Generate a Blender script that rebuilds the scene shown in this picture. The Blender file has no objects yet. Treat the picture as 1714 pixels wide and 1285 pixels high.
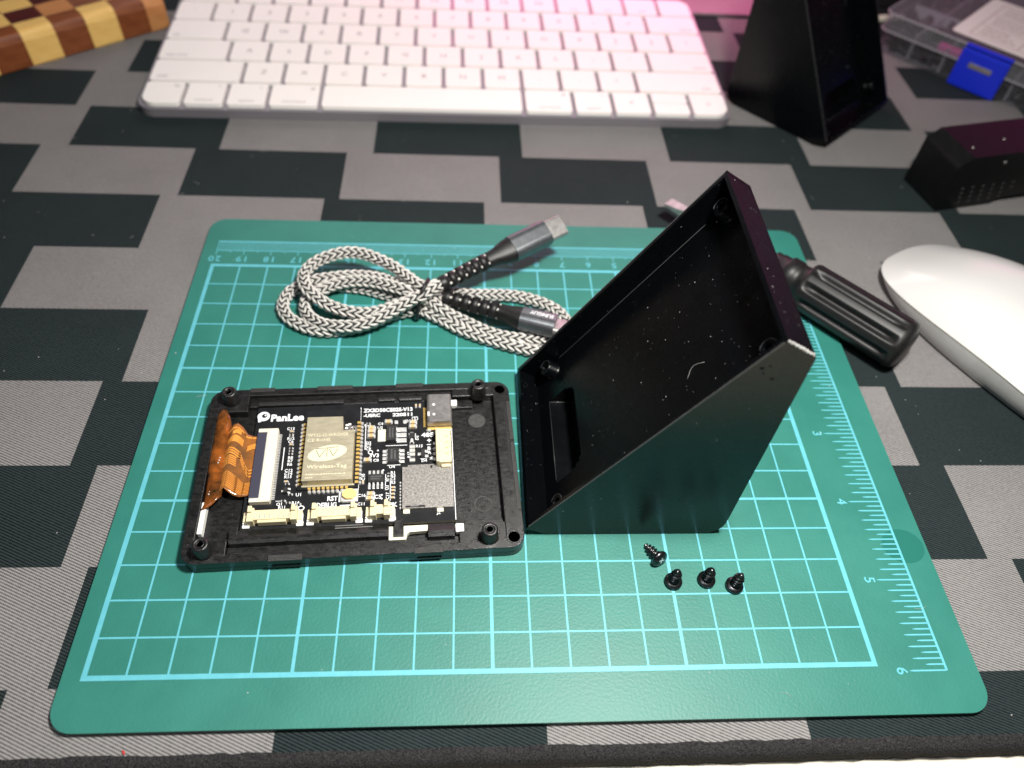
import bpy, math, random
from mathutils import Matrix, Vector
R = math.radians
random.seed(7)
# ------------------------------------------------------------------ camera, world, lights (units: 1 = 1 cm)
S = bpy.context.scene
COL = S.collection
cam_d = bpy.data.cameras.new('camera'); cam = bpy.data.objects.new('camera', cam_d); COL.objects.link(cam)
right = Vector((0.99763747, -0.03799282, 0.05723656)); down = Vector((0.00712697, -0.77142269, -0.63628314)); fwd = Vector((0.06832777, 0.63518783, -0.76932941))
m = Matrix.Identity(4)
for i in range(3):
    m[i][0] = right[i]; m[i][1] = -down[i]; m[i][2] = -fwd[i]
m[0][3], m[1][3], m[2][3] = 9.10556, -6.72265, 19.55162
cam.matrix_world = m
cam_d.sensor_width = 36; cam_d.lens = 26.935; cam_d.clip_start = 0.5; cam_d.clip_end = 400
cam_d.dof.use_dof = True; cam_d.dof.focus_distance = 21.2; cam_d.dof.aperture_fstop = 0.0269 / 0.265
S.camera = cam
W = bpy.data.worlds.new('World'); S.world = W; W.use_nodes = True
W.node_tree.nodes['Background'].inputs[0].default_value = (0.80, 0.82, 0.9, 1); W.node_tree.nodes['Background'].inputs[1].default_value = 0.03


def lamp(name, loc, target, size, power, colour, size_y=None):
    d = bpy.data.lights.new(name, 'AREA'); d.energy = power; d.color = colour
    d.shape = 'RECTANGLE' if size_y else 'DISK'; d.size = size
    if size_y: d.size_y = size_y
    o = bpy.data.objects.new(name, d); COL.objects.link(o); o.location = loc
    o.rotation_euler = (Vector(target) - Vector(loc)).to_track_quat('-Z', 'Y').to_euler()
    return o


lamp('keyboard_fill', (9, 47, 15), (9, 31, 0), 44, 3700, (1.0, 0.88, 0.90), 10)  # added pale fill that brightens the keyboard; no such screen is seen
lamp('desk_lamp', (16.8, 3.2, 28), (11, 4, 0), 4.0, 18500, (1.0, 0.965, 0.90))
lamp('soft_fill', (-14, -10, 60), (8, 8, 0), 22, 6500, (0.93, 0.96, 1.0))  # added soft fill to even out brightness, no actual fixture
lamp('pink_strip_light', (60, 54, 15), (20, 30, 0), 26, 600, (1.0, 0.10, 0.48), 12)
lamp('monitor_glow', (18, 44.5, 5.5), (15, 32, 0), 24, 2300, (1.0, 0.09, 0.40), 3)
S.view_settings.view_transform = 'Standard'; S.view_settings.look = 'None'
S.view_settings.exposure = 0.0; S.view_settings.gamma = 1.0


# ------------------------------------------------------------------ materials
def new_mat(name, col, rough=0.5, metal=0.0, spec=0.5, coat=0.0):
    mt = bpy.data.materials.new(name); mt.use_nodes = True
    b = mt.node_tree.nodes['Principled BSDF']
    b.inputs['Base Color'].default_value = (*col, 1); b.inputs['Roughness'].default_value = rough
    b.inputs['Metallic'].default_value = metal; b.inputs['Specular IOR Level'].default_value = spec
    b.inputs['Coat Weight'].default_value = coat
    return mt


def N(mt, t, **kw):
    n = mt.node_tree.nodes.new(t)
    for k, v in kw.items():
        if k in n.inputs.keys(): n.inputs[k].default_value = v
        else: setattr(n, k, v)
    return n


def LK(mt, a, b): mt.node_tree.links.new(a, b)


def noise_mat(name, c1, c2, scale, rough=0.5, metal=0.0, spec=0.5, bump=0.0, bscale=None, detail=4, stretch=None, dist=0.01, rvar=0.0, coat=0.0):
    mt = new_mat(name, c1, rough, metal, spec, coat); b = mt.node_tree.nodes['Principled BSDF']
    tc = N(mt, 'ShaderNodeTexCoord'); src = tc.outputs['Object']
    if stretch:
        mp = N(mt, 'ShaderNodeMapping'); mp.inputs['Scale'].default_value = stretch; LK(mt, src, mp.inputs[0]); src = mp.outputs[0]
    nz = N(mt, 'ShaderNodeTexNoise', Scale=scale, Detail=detail, Roughness=0.6); LK(mt, src, nz.inputs['Vector'])
    rp = N(mt, 'ShaderNodeValToRGB'); rp.color_ramp.elements[0].position = 0.32; rp.color_ramp.elements[1].position = 0.68
    rp.color_ramp.elements[0].color = (*c1, 1); rp.color_ramp.elements[1].color = (*c2, 1)
    LK(mt, nz.outputs[0], rp.inputs[0]); LK(mt, rp.outputs[0], b.inputs['Base Color'])
    if rvar:
        mr = N(mt, 'ShaderNodeMapRange'); mr.inputs['To Min'].default_value = rough - rvar; mr.inputs['To Max'].default_value = rough + rvar
        LK(mt, nz.outputs[0], mr.inputs[0]); LK(mt, mr.outputs[0], b.inputs['Roughness'])
    if bump:
        n2 = N(mt, 'ShaderNodeTexNoise', Scale=bscale or scale, Detail=3); LK(mt, src, n2.inputs['Vector'])
        bp = N(mt, 'ShaderNodeBump', Strength=bump, Distance=dist); LK(mt, n2.outputs[0], bp.inputs['Height']); LK(mt, bp.outputs[0], b.inputs['Normal'])
    return mt


def twill(name, c_lo, c_hi):
    """woven cloth: diagonal ribs crossed by fine threads"""
    mt = new_mat(name, c_lo, 0.85, 0, 0.08); b = mt.node_tree.nodes['Principled BSDF']
    tc = N(mt, 'ShaderNodeTexCoord'); mp = N(mt, 'ShaderNodeMapping'); mp.inputs['Rotation'].default_value = (0, 0, R(24)); LK(mt, tc.outputs['Object'], mp.inputs[0])
    w1 = N(mt, 'ShaderNodeTexWave', Scale=4.2, Distortion=0.6, Detail=1.0); w1.bands_direction = 'Y'; w1.inputs['Detail Scale'].default_value = 3; LK(mt, mp.outputs[0], w1.inputs['Vector'])
    w2 = N(mt, 'ShaderNodeTexWave', Scale=6.5, Distortion=1.0, Detail=1.0); w2.bands_direction = 'X'; w2.inputs['Detail Scale'].default_value = 3; LK(mt, tc.outputs['Object'], w2.inputs['Vector'])
    mul = N(mt, 'ShaderNodeMath', operation='MULTIPLY'); LK(mt, w1.outputs['Fac'], mul.inputs[0])
    ad = N(mt, 'ShaderNodeMath', operation='MULTIPLY_ADD'); LK(mt, w2.outputs['Fac'], ad.inputs[0]); ad.inputs[1].default_value = 0.5; ad.inputs[2].default_value = 0.5
    LK(mt, ad.outputs[0], mul.inputs[1])
    nz = N(mt, 'ShaderNodeTexNoise', Scale=0.35, Detail=5, Roughness=0.6); LK(mt, tc.outputs['Object'], nz.inputs['Vector'])
    nf = N(mt, 'ShaderNodeTexNoise', Scale=9, Detail=6, Roughness=0.75); LK(mt, tc.outputs['Object'], nf.inputs['Vector'])
    a2 = N(mt, 'ShaderNodeMath', operation='MULTIPLY_ADD'); LK(mt, nz.outputs[0], a2.inputs[0]); a2.inputs[1].default_value = 0.25; LK(mt, mul.outputs[0], a2.inputs[2])
    a3 = N(mt, 'ShaderNodeMath', operation='MULTIPLY_ADD'); LK(mt, nf.outputs[0], a3.inputs[0]); a3.inputs[1].default_value = 0.70; LK(mt, a2.outputs[0], a3.inputs[2])
    rp = N(mt, 'ShaderNodeValToRGB'); rp.color_ramp.elements[0].position = 0.42; rp.color_ramp.elements[1].position = 1.22 if False else 1.0
    rp.color_ramp.elements[0].color = (*c_lo, 1); rp.color_ramp.elements[1].color = (*c_hi, 1)
    LK(mt, a3.outputs[0], rp.inputs[0]); LK(mt, rp.outputs[0], b.inputs['Base Color'])
    bp = N(mt, 'ShaderNodeBump', Strength=0.6, Distance=0.03); LK(mt, mul.outputs[0], bp.inputs['Height']); LK(mt, bp.outputs[0], b.inputs['Normal'])
    return mt


def printed_black(name, base=(0.0012, 0.0016, 0.0022), rough=0.25, spec=0.22):
    """black 3D-printed plastic with fine horizontal layer lines"""
    mt = new_mat(name, base, rough, 0, spec); b = mt.node_tree.nodes['Principled BSDF']
    tc = N(mt, 'ShaderNodeTexCoord')
    wv = N(mt, 'ShaderNodeTexWave', Scale=8.0, Distortion=0.15, Detail=1.0); wv.bands_direction = 'Z'; LK(mt, tc.outputs['Object'], wv.inputs['Vector'])
    nz = N(mt, 'ShaderNodeTexNoise', Scale=1.6, Detail=4); LK(mt, tc.outputs['Object'], nz.inputs['Vector'])
    mr = N(mt, 'ShaderNodeMapRange'); mr.inputs['To Min'].default_value = rough - 0.07; mr.inputs['To Max'].default_value = rough + 0.10
    LK(mt, nz.outputs[0], mr.inputs[0]); LK(mt, mr.outputs[0], b.inputs['Roughness'])
    bp = N(mt, 'ShaderNodeBump', Strength=0.10, Distance=0.01); LK(mt, wv.outputs['Fac'], bp.inputs['Height']); LK(mt, bp.outputs[0], b.inputs['Normal'])
    return mt


def clear_plastic(name, col, alpha, rough=0.25):
    mt = new_mat(name, col, rough, 0, 0.5); nt = mt.node_tree
    out = nt.nodes['Material Output']; tr = N(mt, 'ShaderNodeBsdfTransparent'); tr.inputs[0].default_value = (0.93, 0.93, 0.95, 1)
    mx = N(mt, 'ShaderNodeMixShader'); mx.inputs[0].default_value = alpha
    LK(mt, tr.outputs[0], mx.inputs[1]); LK(mt, nt.nodes['Principled BSDF'].outputs[0], mx.inputs[2]); LK(mt, mx.outputs[0], out.inputs[0])
    return mt


M = {}
M['desk'] = noise_mat('desk_laminate', (0.74, 0.69, 0.57), (0.80, 0.75, 0.63), 1.5, 0.45, bump=0.1, bscale=30)
M['pad_dark'] = twill('pad_dark_weave', (0.002, 0.004, 0.005), (0.030, 0.042, 0.044))
M['pad_light'] = twill('pad_grey_weave', (0.055, 0.053, 0.054), (0.30, 0.29, 0.288))
M['pad_rim'] = noise_mat('pad_rim_felt', (0.008, 0.008, 0.009), (0.055, 0.053, 0.055), 26, 0.95, spec=0.1, bump=1.0, bscale=24, dist=0.06)
M['red_thread'] = new_mat('red_thread', (0.5, 0.03, 0.03), 0.8)
M['mat'] = noise_mat('mat_green', (0.022, 0.160, 0.130), (0.028, 0.188, 0.152), 0.5, 0.47, spec=0.42, bump=0.22, bscale=13, dist=0.03, rvar=0.04)
M['mat_print'] = noise_mat('mat_cyan_print', (0.095, 0.41, 0.49), (0.12, 0.46, 0.54), 3, 0.5)
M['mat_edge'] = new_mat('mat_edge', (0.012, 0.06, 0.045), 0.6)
M['mat_spot'] = new_mat('mat_damp_spot', (0.017, 0.142, 0.115), 0.33)
M['stand'] = printed_black('printed_black')
M['stand_side'] = printed_black('printed_black_side', spec=0.29)
M['corner_glint'] = new_mat('corner_glint_white', (0.30, 0.30, 0.29), 0.25)  # pale base colour paints the highlight on the stand's corner
M['glint_grey'] = new_mat('highlight_grey', (0.05, 0.05, 0.052), 0.32)  # lighter than the stand to paint its edge highlights; also colours the adapter dots
M['dust'] = new_mat('dust', (0.30, 0.30, 0.30), 0.7)
M['case'] = noise_mat('case_black', (0.0040, 0.0040, 0.0044), (0.011, 0.011, 0.011), 5.0, 0.34, spec=0.62, bump=0.45, bscale=34, dist=0.014, rvar=0.2, stretch=(1, 2.2, 1))
M['case_grain'] = noise_mat('case_grained', (0.006, 0.006, 0.006), (0.034, 0.033, 0.032), 26, 0.5, bump=0.8, bscale=45, dist=0.02)
M['dull_disc'] = noise_mat('moulding_mark', (0.030, 0.030, 0.030), (0.055, 0.053, 0.052), 9, 0.6, bump=0.3, bscale=12)
M['pcb'] = noise_mat('board_black', (0.009, 0.0095, 0.011), (0.016, 0.017, 0.019), 2.5, 0.32, bump=0.1, bscale=25)
M['pcb_edge'] = new_mat('board_edge', (0.42, 0.38, 0.28), 0.6)
M['silk'] = new_mat('white_ink', (0.82, 0.83, 0.85), 0.6)
M['cream'] = noise_mat('cream_plastic', (0.64, 0.56, 0.35), (0.70, 0.62, 0.41), 4, 0.42, bump=0.08, bscale=20)
M['ivory'] = noise_mat('ivory_plastic', (0.68, 0.655, 0.53), (0.74, 0.715, 0.59), 4, 0.4)
M['white'] = new_mat('white_plastic', (0.85, 0.85, 0.82), 0.4)
M['smoke'] = new_mat('smoked_lever', (0.050, 0.050, 0.075), 0.32, 0, 0.7)
M['solder'] = noise_mat('solder', (0.66, 0.66, 0.65), (0.84, 0.84, 0.83), 9, 0.34, 0.5, bump=0.2, bscale=12)
M['gold'] = new_mat('gold_pad', (0.85, 0.58, 0.18), 0.36, 0.6)
M['shield'] = noise_mat('shield_can', (0.50, 0.455, 0.33), (0.60, 0.55, 0.40), 3.5, 0.46, 0.62, bump=0.25, bscale=30, stretch=(1, 3.2, 1), rvar=0.07, dist=0.01)
M['shield_etch'] = new_mat('etched_mark', (0.80, 0.74, 0.52), 0.55, 0.25)
M['steel'] = noise_mat('speckled_steel', (0.26, 0.245, 0.235), (0.46, 0.44, 0.415), 15, 0.42, 0.6, bump=0.5, bscale=20, dist=0.012, rvar=0.1)
M['bright_steel'] = noise_mat('bright_steel', (0.28, 0.27, 0.265), (0.44, 0.425, 0.42), 5, 0.36, 0.7, bump=0.05)
M['chip'] = noise_mat('chip_epoxy', (0.012, 0.012, 0.013), (0.026, 0.026, 0.026), 8, 0.5, bump=0.3, bscale=40)
M['chip_mark'] = new_mat('chip_mark', (0.10, 0.10, 0.10), 0.6)
M['tan'] = noise_mat('capacitor_tan', (0.52, 0.36, 0.17), (0.60, 0.43, 0.22), 8, 0.5)
M['button'] = new_mat('button_yellow', (0.80, 0.60, 0.22), 0.4)
M['yarn'] = noise_mat('grey_yarn', (0.46, 0.445, 0.42), (0.66, 0.64, 0.605), 5, 0.55, spec=0.35, bump=0.3, bscale=40, dist=0.01)
M['yarn_black'] = new_mat('black_yarn', (0.006, 0.006, 0.007), 0.7)
M['rubber'] = noise_mat('black_rubber', (0.006, 0.006, 0.006), (0.012, 0.011, 0.012), 5, 0.45, spec=0.4, bump=0.15, bscale=30)
M['gunmetal'] = noise_mat('gunmetal', (0.13, 0.14, 0.15), (0.18, 0.19, 0.205), 6, 0.34, 0.8, bump=0.08, bscale=60)
M['screw'] = new_mat('black_zinc', (0.085, 0.085, 0.09), 0.28, 0.95)
M['kb_alu'] = new_mat('keyboard_aluminium', (0.24, 0.225, 0.25), 0.42, 0.3)
M['key'] = noise_mat('key_white', (0.88, 0.86, 0.82), (0.90, 0.88, 0.84), 1, 0.5)
M['legend'] = new_mat('legend_grey', (0.28, 0.28, 0.29), 0.6)
M['mouse_top'] = new_mat('mouse_white', (0.63, 0.63, 0.62), 0.22, 0, 0.5, 0.3)
M['mouse_base'] = noise_mat('mouse_aluminium', (0.58, 0.58, 0.57), (0.63, 0.63, 0.62), 3, 0.5, 0.15)
M['seam'] = new_mat('seam_gold', (0.55, 0.47, 0.28), 0.4, 0.5)
M['blue'] = new_mat('latch_blue', (0.010, 0.030, 0.62), 0.32)
M['clear'] = clear_plastic('clear_plastic', (0.55, 0.55, 0.58), 0.10, 0.2)
M['clear_tray'] = clear_plastic('clear_tray_plastic', (0.40, 0.40, 0.42), 0.045, 0.2)
M['clear_rim'] = clear_plastic('clear_plastic_rim', (0.70, 0.70, 0.72), 0.28)
M['paper'] = new_mat('paper', (0.86, 0.80, 0.78), 0.8)
M['paper_ink'] = new_mat('paper_ink', (0.50, 0.40, 0.38), 0.8)
M['dark_bits'] = noise_mat('dark_small_parts', (0.005, 0.005, 0.006), (0.022, 0.022, 0.025), 3, 0.5, bump=0.6, bscale=5, dist=0.1)
M['pale'] = noise_mat('pale_board', (0.20, 0.15, 0.165), (0.23, 0.175, 0.19), 0.6, 0.5)
M['black_matte'] = noise_mat('black_matte', (0.006, 0.006, 0.007), (0.011, 0.011, 0.012), 3, 0.5, bump=0.1, bscale=30)
M['charger'] = noise_mat('adapter_black', (0.003, 0.003, 0.0034), (0.006, 0.006, 0.0065), 4, 0.36, spec=0.3, bump=0.2, bscale=40)
WOODS = [noise_mat('wood_%s' % n, a, b_, 1.1, 0.38, bump=0.12, bscale=8, stretch=(1.0, 6.0, 6.0)) for n, a, b_ in (
    ('walnut', (0.17, 0.045, 0.014), (0.27, 0.085, 0.028)), ('maple', (0.80, 0.50, 0.14), (0.88, 0.60, 0.20)),
    ('purpleheart', (0.060, 0.009, 0.008), (0.10, 0.018, 0.014)), ('cherry', (0.50, 0.21, 0.07), (0.62, 0.29, 0.11)),
    ('sapele', (0.17, 0.055, 0.025), (0.27, 0.10, 0.045)))]


M['flex'] = noise_mat('amber_film', (0.13, 0.062, 0.026), (0.30, 0.11, 0.026), 1.6, 0.17, spec=0.6, bump=0.2, bscale=2.0, dist=0.06)
M['copper'] = noise_mat('copper_trace', (0.58, 0.21, 0.035), (0.70, 0.30, 0.06), 3, 0.25)
M['flex_dark'] = noise_mat('amber_dark', (0.018, 0.014, 0.007), (0.30, 0.085, 0.014), 2.4, 0.12, spec=0.7, bump=0.3, bscale=2.5, dist=0.1)


# ------------------------------------------------------------------ mesh helpers
def rrect(x0, y0, x1, y1, r, n=5):
    out = []
    for cx, cy, a in ((x1 - r, y0 + r, -90), (x1 - r, y1 - r, 0), (x0 + r, y1 - r, 90), (x0 + r, y0 + r, 180)):
        for k in range(n + 1):
            t = R(a + 90 * k / n); out.append((cx + r * math.cos(t), cy + r * math.sin(t)))
    return out


_text_cache = {}


def text_geo(s, bold=0.0):
    k = (s, bold)
    if k not in _text_cache:
        c = bpy.data.curves.new('t', 'FONT'); c.body = s; c.size = 1; c.resolution_u = 2; c.offset = bold
        c.align_x = 'CENTER'; c.align_y = 'CENTER'
        o = bpy.data.objects.new('t', c); COL.objects.link(o)
        dg = bpy.context.evaluated_depsgraph_get(); dg.update()
        me = bpy.data.meshes.new_from_object(o.evaluated_get(dg))
        _text_cache[k] = ([tuple(v.co) for v in me.vertices], [tuple(p.vertices) for p in me.polygons])
        bpy.data.meshes.remove(me); bpy.data.objects.remove(o); bpy.data.curves.remove(c)
    return _text_cache[k]


class MB:
    def __init__(s): s.v, s.f, s.mi, s.sm = [], [], [], []

    def add(s, vs, fs, mi=0, mat=None, smooth=False):
        b = len(s.v)
        s.v += [tuple(mat @ Vector(v)) for v in vs] if mat is not None else [tuple(v) for v in vs]
        for f in fs:
            s.f.append(tuple(b + i for i in f)); s.mi.append(mi); s.sm.append(smooth)
        return s

    def box(s, x0, x1, y0, y1, z0, z1, mi=0, mat=None):
        vs = [(x, y, z) for z in (z0, z1) for y in (y0, y1) for x in (x0, x1)]
        return s.add(vs, [(0, 2, 3, 1), (4, 5, 7, 6), (0, 1, 5, 4), (2, 6, 7, 3), (0, 4, 6, 2), (1, 3, 7, 5)], mi, mat)

    def prism(s, poly, z0, z1, mi=0, mat=None, mi_side=None, taper=0.0):
        n = len(poly); cx = sum(p[0] for p in poly) / n; cy = sum(p[1] for p in poly) / n
        vs = [(x, y, z0) for x, y in poly] + [(x + (cx - x) * taper, y + (cy - y) * taper, z1) for x, y in poly]
        s.add(vs, [tuple(range(n - 1, -1, -1)), tuple(range(n, 2 * n))], mi, mat)
        return s.add(vs, [(i, (i + 1) % n, n + (i + 1) % n, n + i) for i in range(n)], mi if mi_side is None else mi_side, mat)

    def ring(s, outer, inner, z0, z1, mi=0, mat=None):
        n = len(outer)
        vs = [(*p, z0) for p in outer] + [(*p, z1) for p in outer] + [(*p, z1) for p in inner] + [(*p, z0) for p in inner]
        fs = []
        for i in range(n):
            j = (i + 1) % n
            fs += [(i, j, n + j, n + i), (n + i, n + j, 2 * n + j, 2 * n + i), (2 * n + i, 2 * n + j, 3 * n + j, 3 * n + i), (3 * n + i, 3 * n + j, j, i)]
        return s.add(vs, fs, mi, mat)

    def lathe(s, prof, n=20, mi=0, mat=None, smooth=True, rad=None):
        """prof: (r, z) pairs round the z axis; rad(r, z, a) may vary the radius"""
        vs, fs = [], []
        for r, z in prof:
            for k in range(n):
                a = 2 * math.pi * k / n; q = rad(r, z, a) if rad else r
                vs.append((q * math.cos(a), q * math.sin(a), z))
        for i in range(len(prof) - 1):
            for k in range(n):
                j = (k + 1) % n; fs.append((i * n + k, i * n + j, (i + 1) * n + j, (i + 1) * n + k))
        s.add(vs, fs, mi, mat, smooth)
        e = (len(prof) - 1) * n
        return s.add(vs, [tuple(range(n - 1, -1, -1)), tuple(range(e, e + n))], mi, mat, False)

    def tube(s, pts, r, n=8, mi=0, closed=False):
        fr = frames(pts, closed); vs, fs = [], []
        for p, t, u, w in fr:
            for k in range(n):
                a = 2 * math.pi * k / n; vs.append(p + (u * math.cos(a) + w * math.sin(a)) * r)
        L = len(fr)
        for i in range(L if closed else L - 1):
            for k in range(n):
                j = (k + 1) % n; q = (i + 1) % L; fs.append((i * n + k, i * n + j, q * n + j, q * n + k))
        if not closed: fs += [tuple(range(n - 1, -1, -1)), tuple(range((L - 1) * n, L * n))]
        return s.add(vs, fs, mi, None, True)

    def text(s, txt, size, x, y, z, rot=0.0, mi=0, mat=None, sx=1.0, bold=0.0):
        vs, fs = text_geo(txt, bold)
        mm = Matrix.Translation((x, y, z)) @ Matrix.Rotation(R(rot), 4, 'Z') @ Matrix.Diagonal((size * sx, size, 1, 1))
        return s.add(vs, fs, mi, mat @ mm if mat is not None else mm)

    def text_fit(s, txt, x0, x1, y0, y1, z, mi=0, rot=0, bold=0.0, mat=None):
        """lettering stretched to fill a rectangle"""
        vs, fs = text_geo(txt, bold)
        xs = [v[0] for v in vs]; ys = [v[1] for v in vs]
        w, h = (x1 - x0, y1 - y0) if rot in (0, 180) else (y1 - y0, x1 - x0)
        mm = Matrix.Translation(((x0 + x1) / 2, (y0 + y1) / 2, z)) @ Matrix.Rotation(R(rot), 4, 'Z') @ Matrix.Diagonal((w / (max(xs) - min(xs)), h / (max(ys) - min(ys)), 1, 1)) @ Matrix.Translation((-(max(xs) + min(xs)) / 2, -(max(ys) + min(ys)) / 2, 0))
        return s.add(vs, fs, mi, mat @ mm if mat is not None else mm)

    def mesh(s, name, mats):
        me = bpy.data.meshes.new(name); me.from_pydata([tuple(v) for v in s.v], [], s.f)
        for k in (mats if isinstance(mats, (list, tuple)) else [mats]): me.materials.append(M[k] if isinstance(k, str) else k)
        me.polygons.foreach_set('material_index', s.mi); me.polygons.foreach_set('use_smooth', s.sm); me.update()
        return me

    def build(s, name, mats, parent=None, bevel=0.0, seg=2, kind=None, label=None):
        return link(name, s.mesh(name, mats), parent, bevel, seg, kind, label)


def link(name, me, parent=None, bevel=0.0, seg=2, kind=None, label=None):
    o = bpy.data.objects.new(name, me); COL.objects.link(o)
    if parent is not None: o.parent = parent
    if bevel:
        b = o.modifiers.new('edge', 'BEVEL'); b.width = bevel; b.segments = seg; b.limit_method = 'ANGLE'; b.angle_limit = R(35)
    if kind: o['kind'] = kind
    if label: o['label'] = label
    return o


def thing(name, label, cat, loc=(0, 0, 0), rz=0.0, group=None):
    o = bpy.data.objects.new(name, None); COL.objects.link(o); o.location = loc; o.rotation_euler = (0, 0, rz); o.empty_display_size = 0.5
    return tag(o, label, cat, group)


def tag(o, label, cat, group=None):
    o['label'] = label; o['category'] = cat
    if group: o['group'] = group
    return o


def dup(o, parent=None):
    c = o.copy(); COL.objects.link(c)
    if parent is not None: c.parent = parent
    for ch in list(o.children): dup(ch, c)
    return c


def spline(pts, step=0.06):
    """Catmull-Rom through the points, resampled evenly"""
    P = [Vector(p) for p in pts]; P = [P[0] * 2 - P[1]] + P + [P[-1] * 2 - P[-2]]; out = []
    for i in range(1, len(P) - 2):
        for k in range(24):
            t = k / 24; a, b, c, d = P[i - 1], P[i], P[i + 1], P[i + 2]
            out.append(0.5 * ((2 * b) + (c - a) * t + (2 * a - 5 * b + 4 * c - d) * t * t + (3 * b - a - 3 * c + d) * t ** 3))
    out.append(P[-2]); res = [out[0]]; acc = 0.0
    for a, b in zip(out, out[1:]):
        d = (b - a).length
        while acc + d >= step and d > 1e-9:
            a = a.lerp(b, (step - acc) / d); d = (b - a).length; res.append(a.copy()); acc = 0.0
        acc += d
    return res


def frames(pts, closed=False):
    pts = [Vector(p) for p in pts]; L = len(pts); out = []; u = None
    for i in range(L):
        a = pts[(i - 1) % L] if (closed or i) else pts[0]; b = pts[(i + 1) % L] if (closed or i < L - 1) else pts[-1]
        t = (b - a).normalized()
        if u is None: u = t.cross(Vector((0, 0, 1))); u = u if u.length > 1e-3 else Vector((1, 0, 0)); u.normalize()
        u = (u - t * u.dot(t)).normalized(); out.append((pts[i], t, u, t.cross(u)))
    return out


def axis_matrix(p, q, up=(0, 0, 1)):
    """local z runs from p towards q, local y leans to up"""
    p, q = Vector(p), Vector(q); z = (q - p).normalized(); x = Vector(up).cross(z).normalized(); y = z.cross(x)
    mm = Matrix.Identity(4)
    for i in range(3): mm[i][0], mm[i][1], mm[i][2], mm[i][3] = x[i], y[i], z[i], p[i]
    return mm


# ------------------------------------------------------------------ the setting: desk
b = MB(); b.box(-70, 90, -40, 90, -3.0, -0.75); o = b.build('desk', ['desk'], kind='structure'); o['label'] = 'cream desk top under the camouflage desk pad'

# desk pad: woven top printed with staggered blocks, felt rim
pad = thing('desk_pad', 'grey and black block camouflage cloth desk pad under everything', 'desk pad', (0, 0, -0.2))
X0, X1, P = -48.0, 66.0, 13.1
rows = [(-1.75, -0.17, -1.8, 1), (-0.17, 3.06, -0.87, 0), (3.06, 6.33, -1.6, 1), (6.33, 9.58, -2.4, 0), (9.58, 12.85, -1.8, 1), (12.85, 16.1, -6.78, 1), (16.1, 19.36, -3.0, 1),
        (19.36, 22.64, 4.12, 1), (22.64, 25.75, -1.33, 1), (25.75, 28.8, -8.3, 1), (28.8, 31.95, -6.88, 0)]
y = 31.95; k = 0
for ph, fl in ((24.2, 0), (23.7, 1), (2.6, 0), (-1.9, 1), (4.6, 0)):
    rows.append((y, y + 3.2, ph, fl)); y += 3.2; k += 1
b = MB()
exact = {16.1: [-3.0, 3.53, 10.07, 16.74, 23.33, 29.77], 19.36: [-8.75, -2.33, 4.13, 10.77, 17.38, 24.05, 30.7], 22.64: [-7.63, -1.34, 5.26, 11.82, 18.49, 25.0, 31.6]}
for y0, y1, ph, first_light in rows:      # ph: an edge where dark turns grey (1) or grey turns dark (0)
    if y0 in exact:
        ed = exact[y0]; fl = {16.1: 1, 19.36: 1, 22.64: 0}[y0]; light0 = not fl
        lo = ed[0]; hi = ed[-1]; E0 = [lo - 6.55 * i for i in range(8, 0, -1)]; E1 = [hi + 6.55 * i for i in range(1, 8)]; E_ = E0 + ed + E1; light = not light0 if len(E0) % 2 else light0
    else:
        n0 = int((ph - X0) // (P / 2)) + 1; E_ = [ph + (i - n0) * P / 2 for i in range(30)]; light = (not first_light) if n0 % 2 == 0 else bool(first_light)
    E_ = [e for e in E_]; xs = [X0]; lt = light
    cells = []; prev = X0
    for e in E_:
        if e <= X0: lt = not lt; continue
        if e >= X1: break
        cells.append((prev, e, lt)); prev = e; lt = not lt
    cells.append((prev, X1, lt))
    for xa, xb, l in cells: b.add([(xa, y0, 0), (xb, y0, 0), (xb, y1, 0), (xa, y1, 0)], [(0, 1, 2, 3)], 1 if l else 0)
YB = rows[-1][1]
b.build('woven_top', ['pad_dark', 'pad_light'], pad)
b = MB()
prof = [(-1.735, 0.012), (-1.86, 0.02), (-1.98, -0.02), (-2.08, -0.12), (-2.12, -0.55), (-1.55, -0.55)]
n = 400
vs, fs = [], []
for i in range(n + 1):
    x = X0 + (X1 - X0) * i / n
    for j, (py, pz) in enumerate(prof):
        q = random.uniform(-0.022, 0.022) if j < 5 else 0; vs.append((x, py + q, pz + q * 0.5))
for i in range(n):
    for j in range(5):
        a = i * 6 + j; fs.append((a, a + 1, a + 7, a + 6))
b.add(vs, fs, 0, None, True)
b.box(X0, X1, -1.55, YB, -0.4, -0.01)
b.build('felt_rim', ['pad_rim'], pad)
b = MB(); mm = Matrix.Translation((1.35, -1.66, 0.03)) @ Matrix.Rotation(R(35), 4, 'Z'); b.lathe([(0.012, -0.06), (0.03, -0.02), (0.03, 0.03), (0.01, 0.07)], 6, 0, mm @ Matrix.Rotation(R(80), 4, 'X')); b.build('red_thread_end', ['red_thread'], pad)

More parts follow.
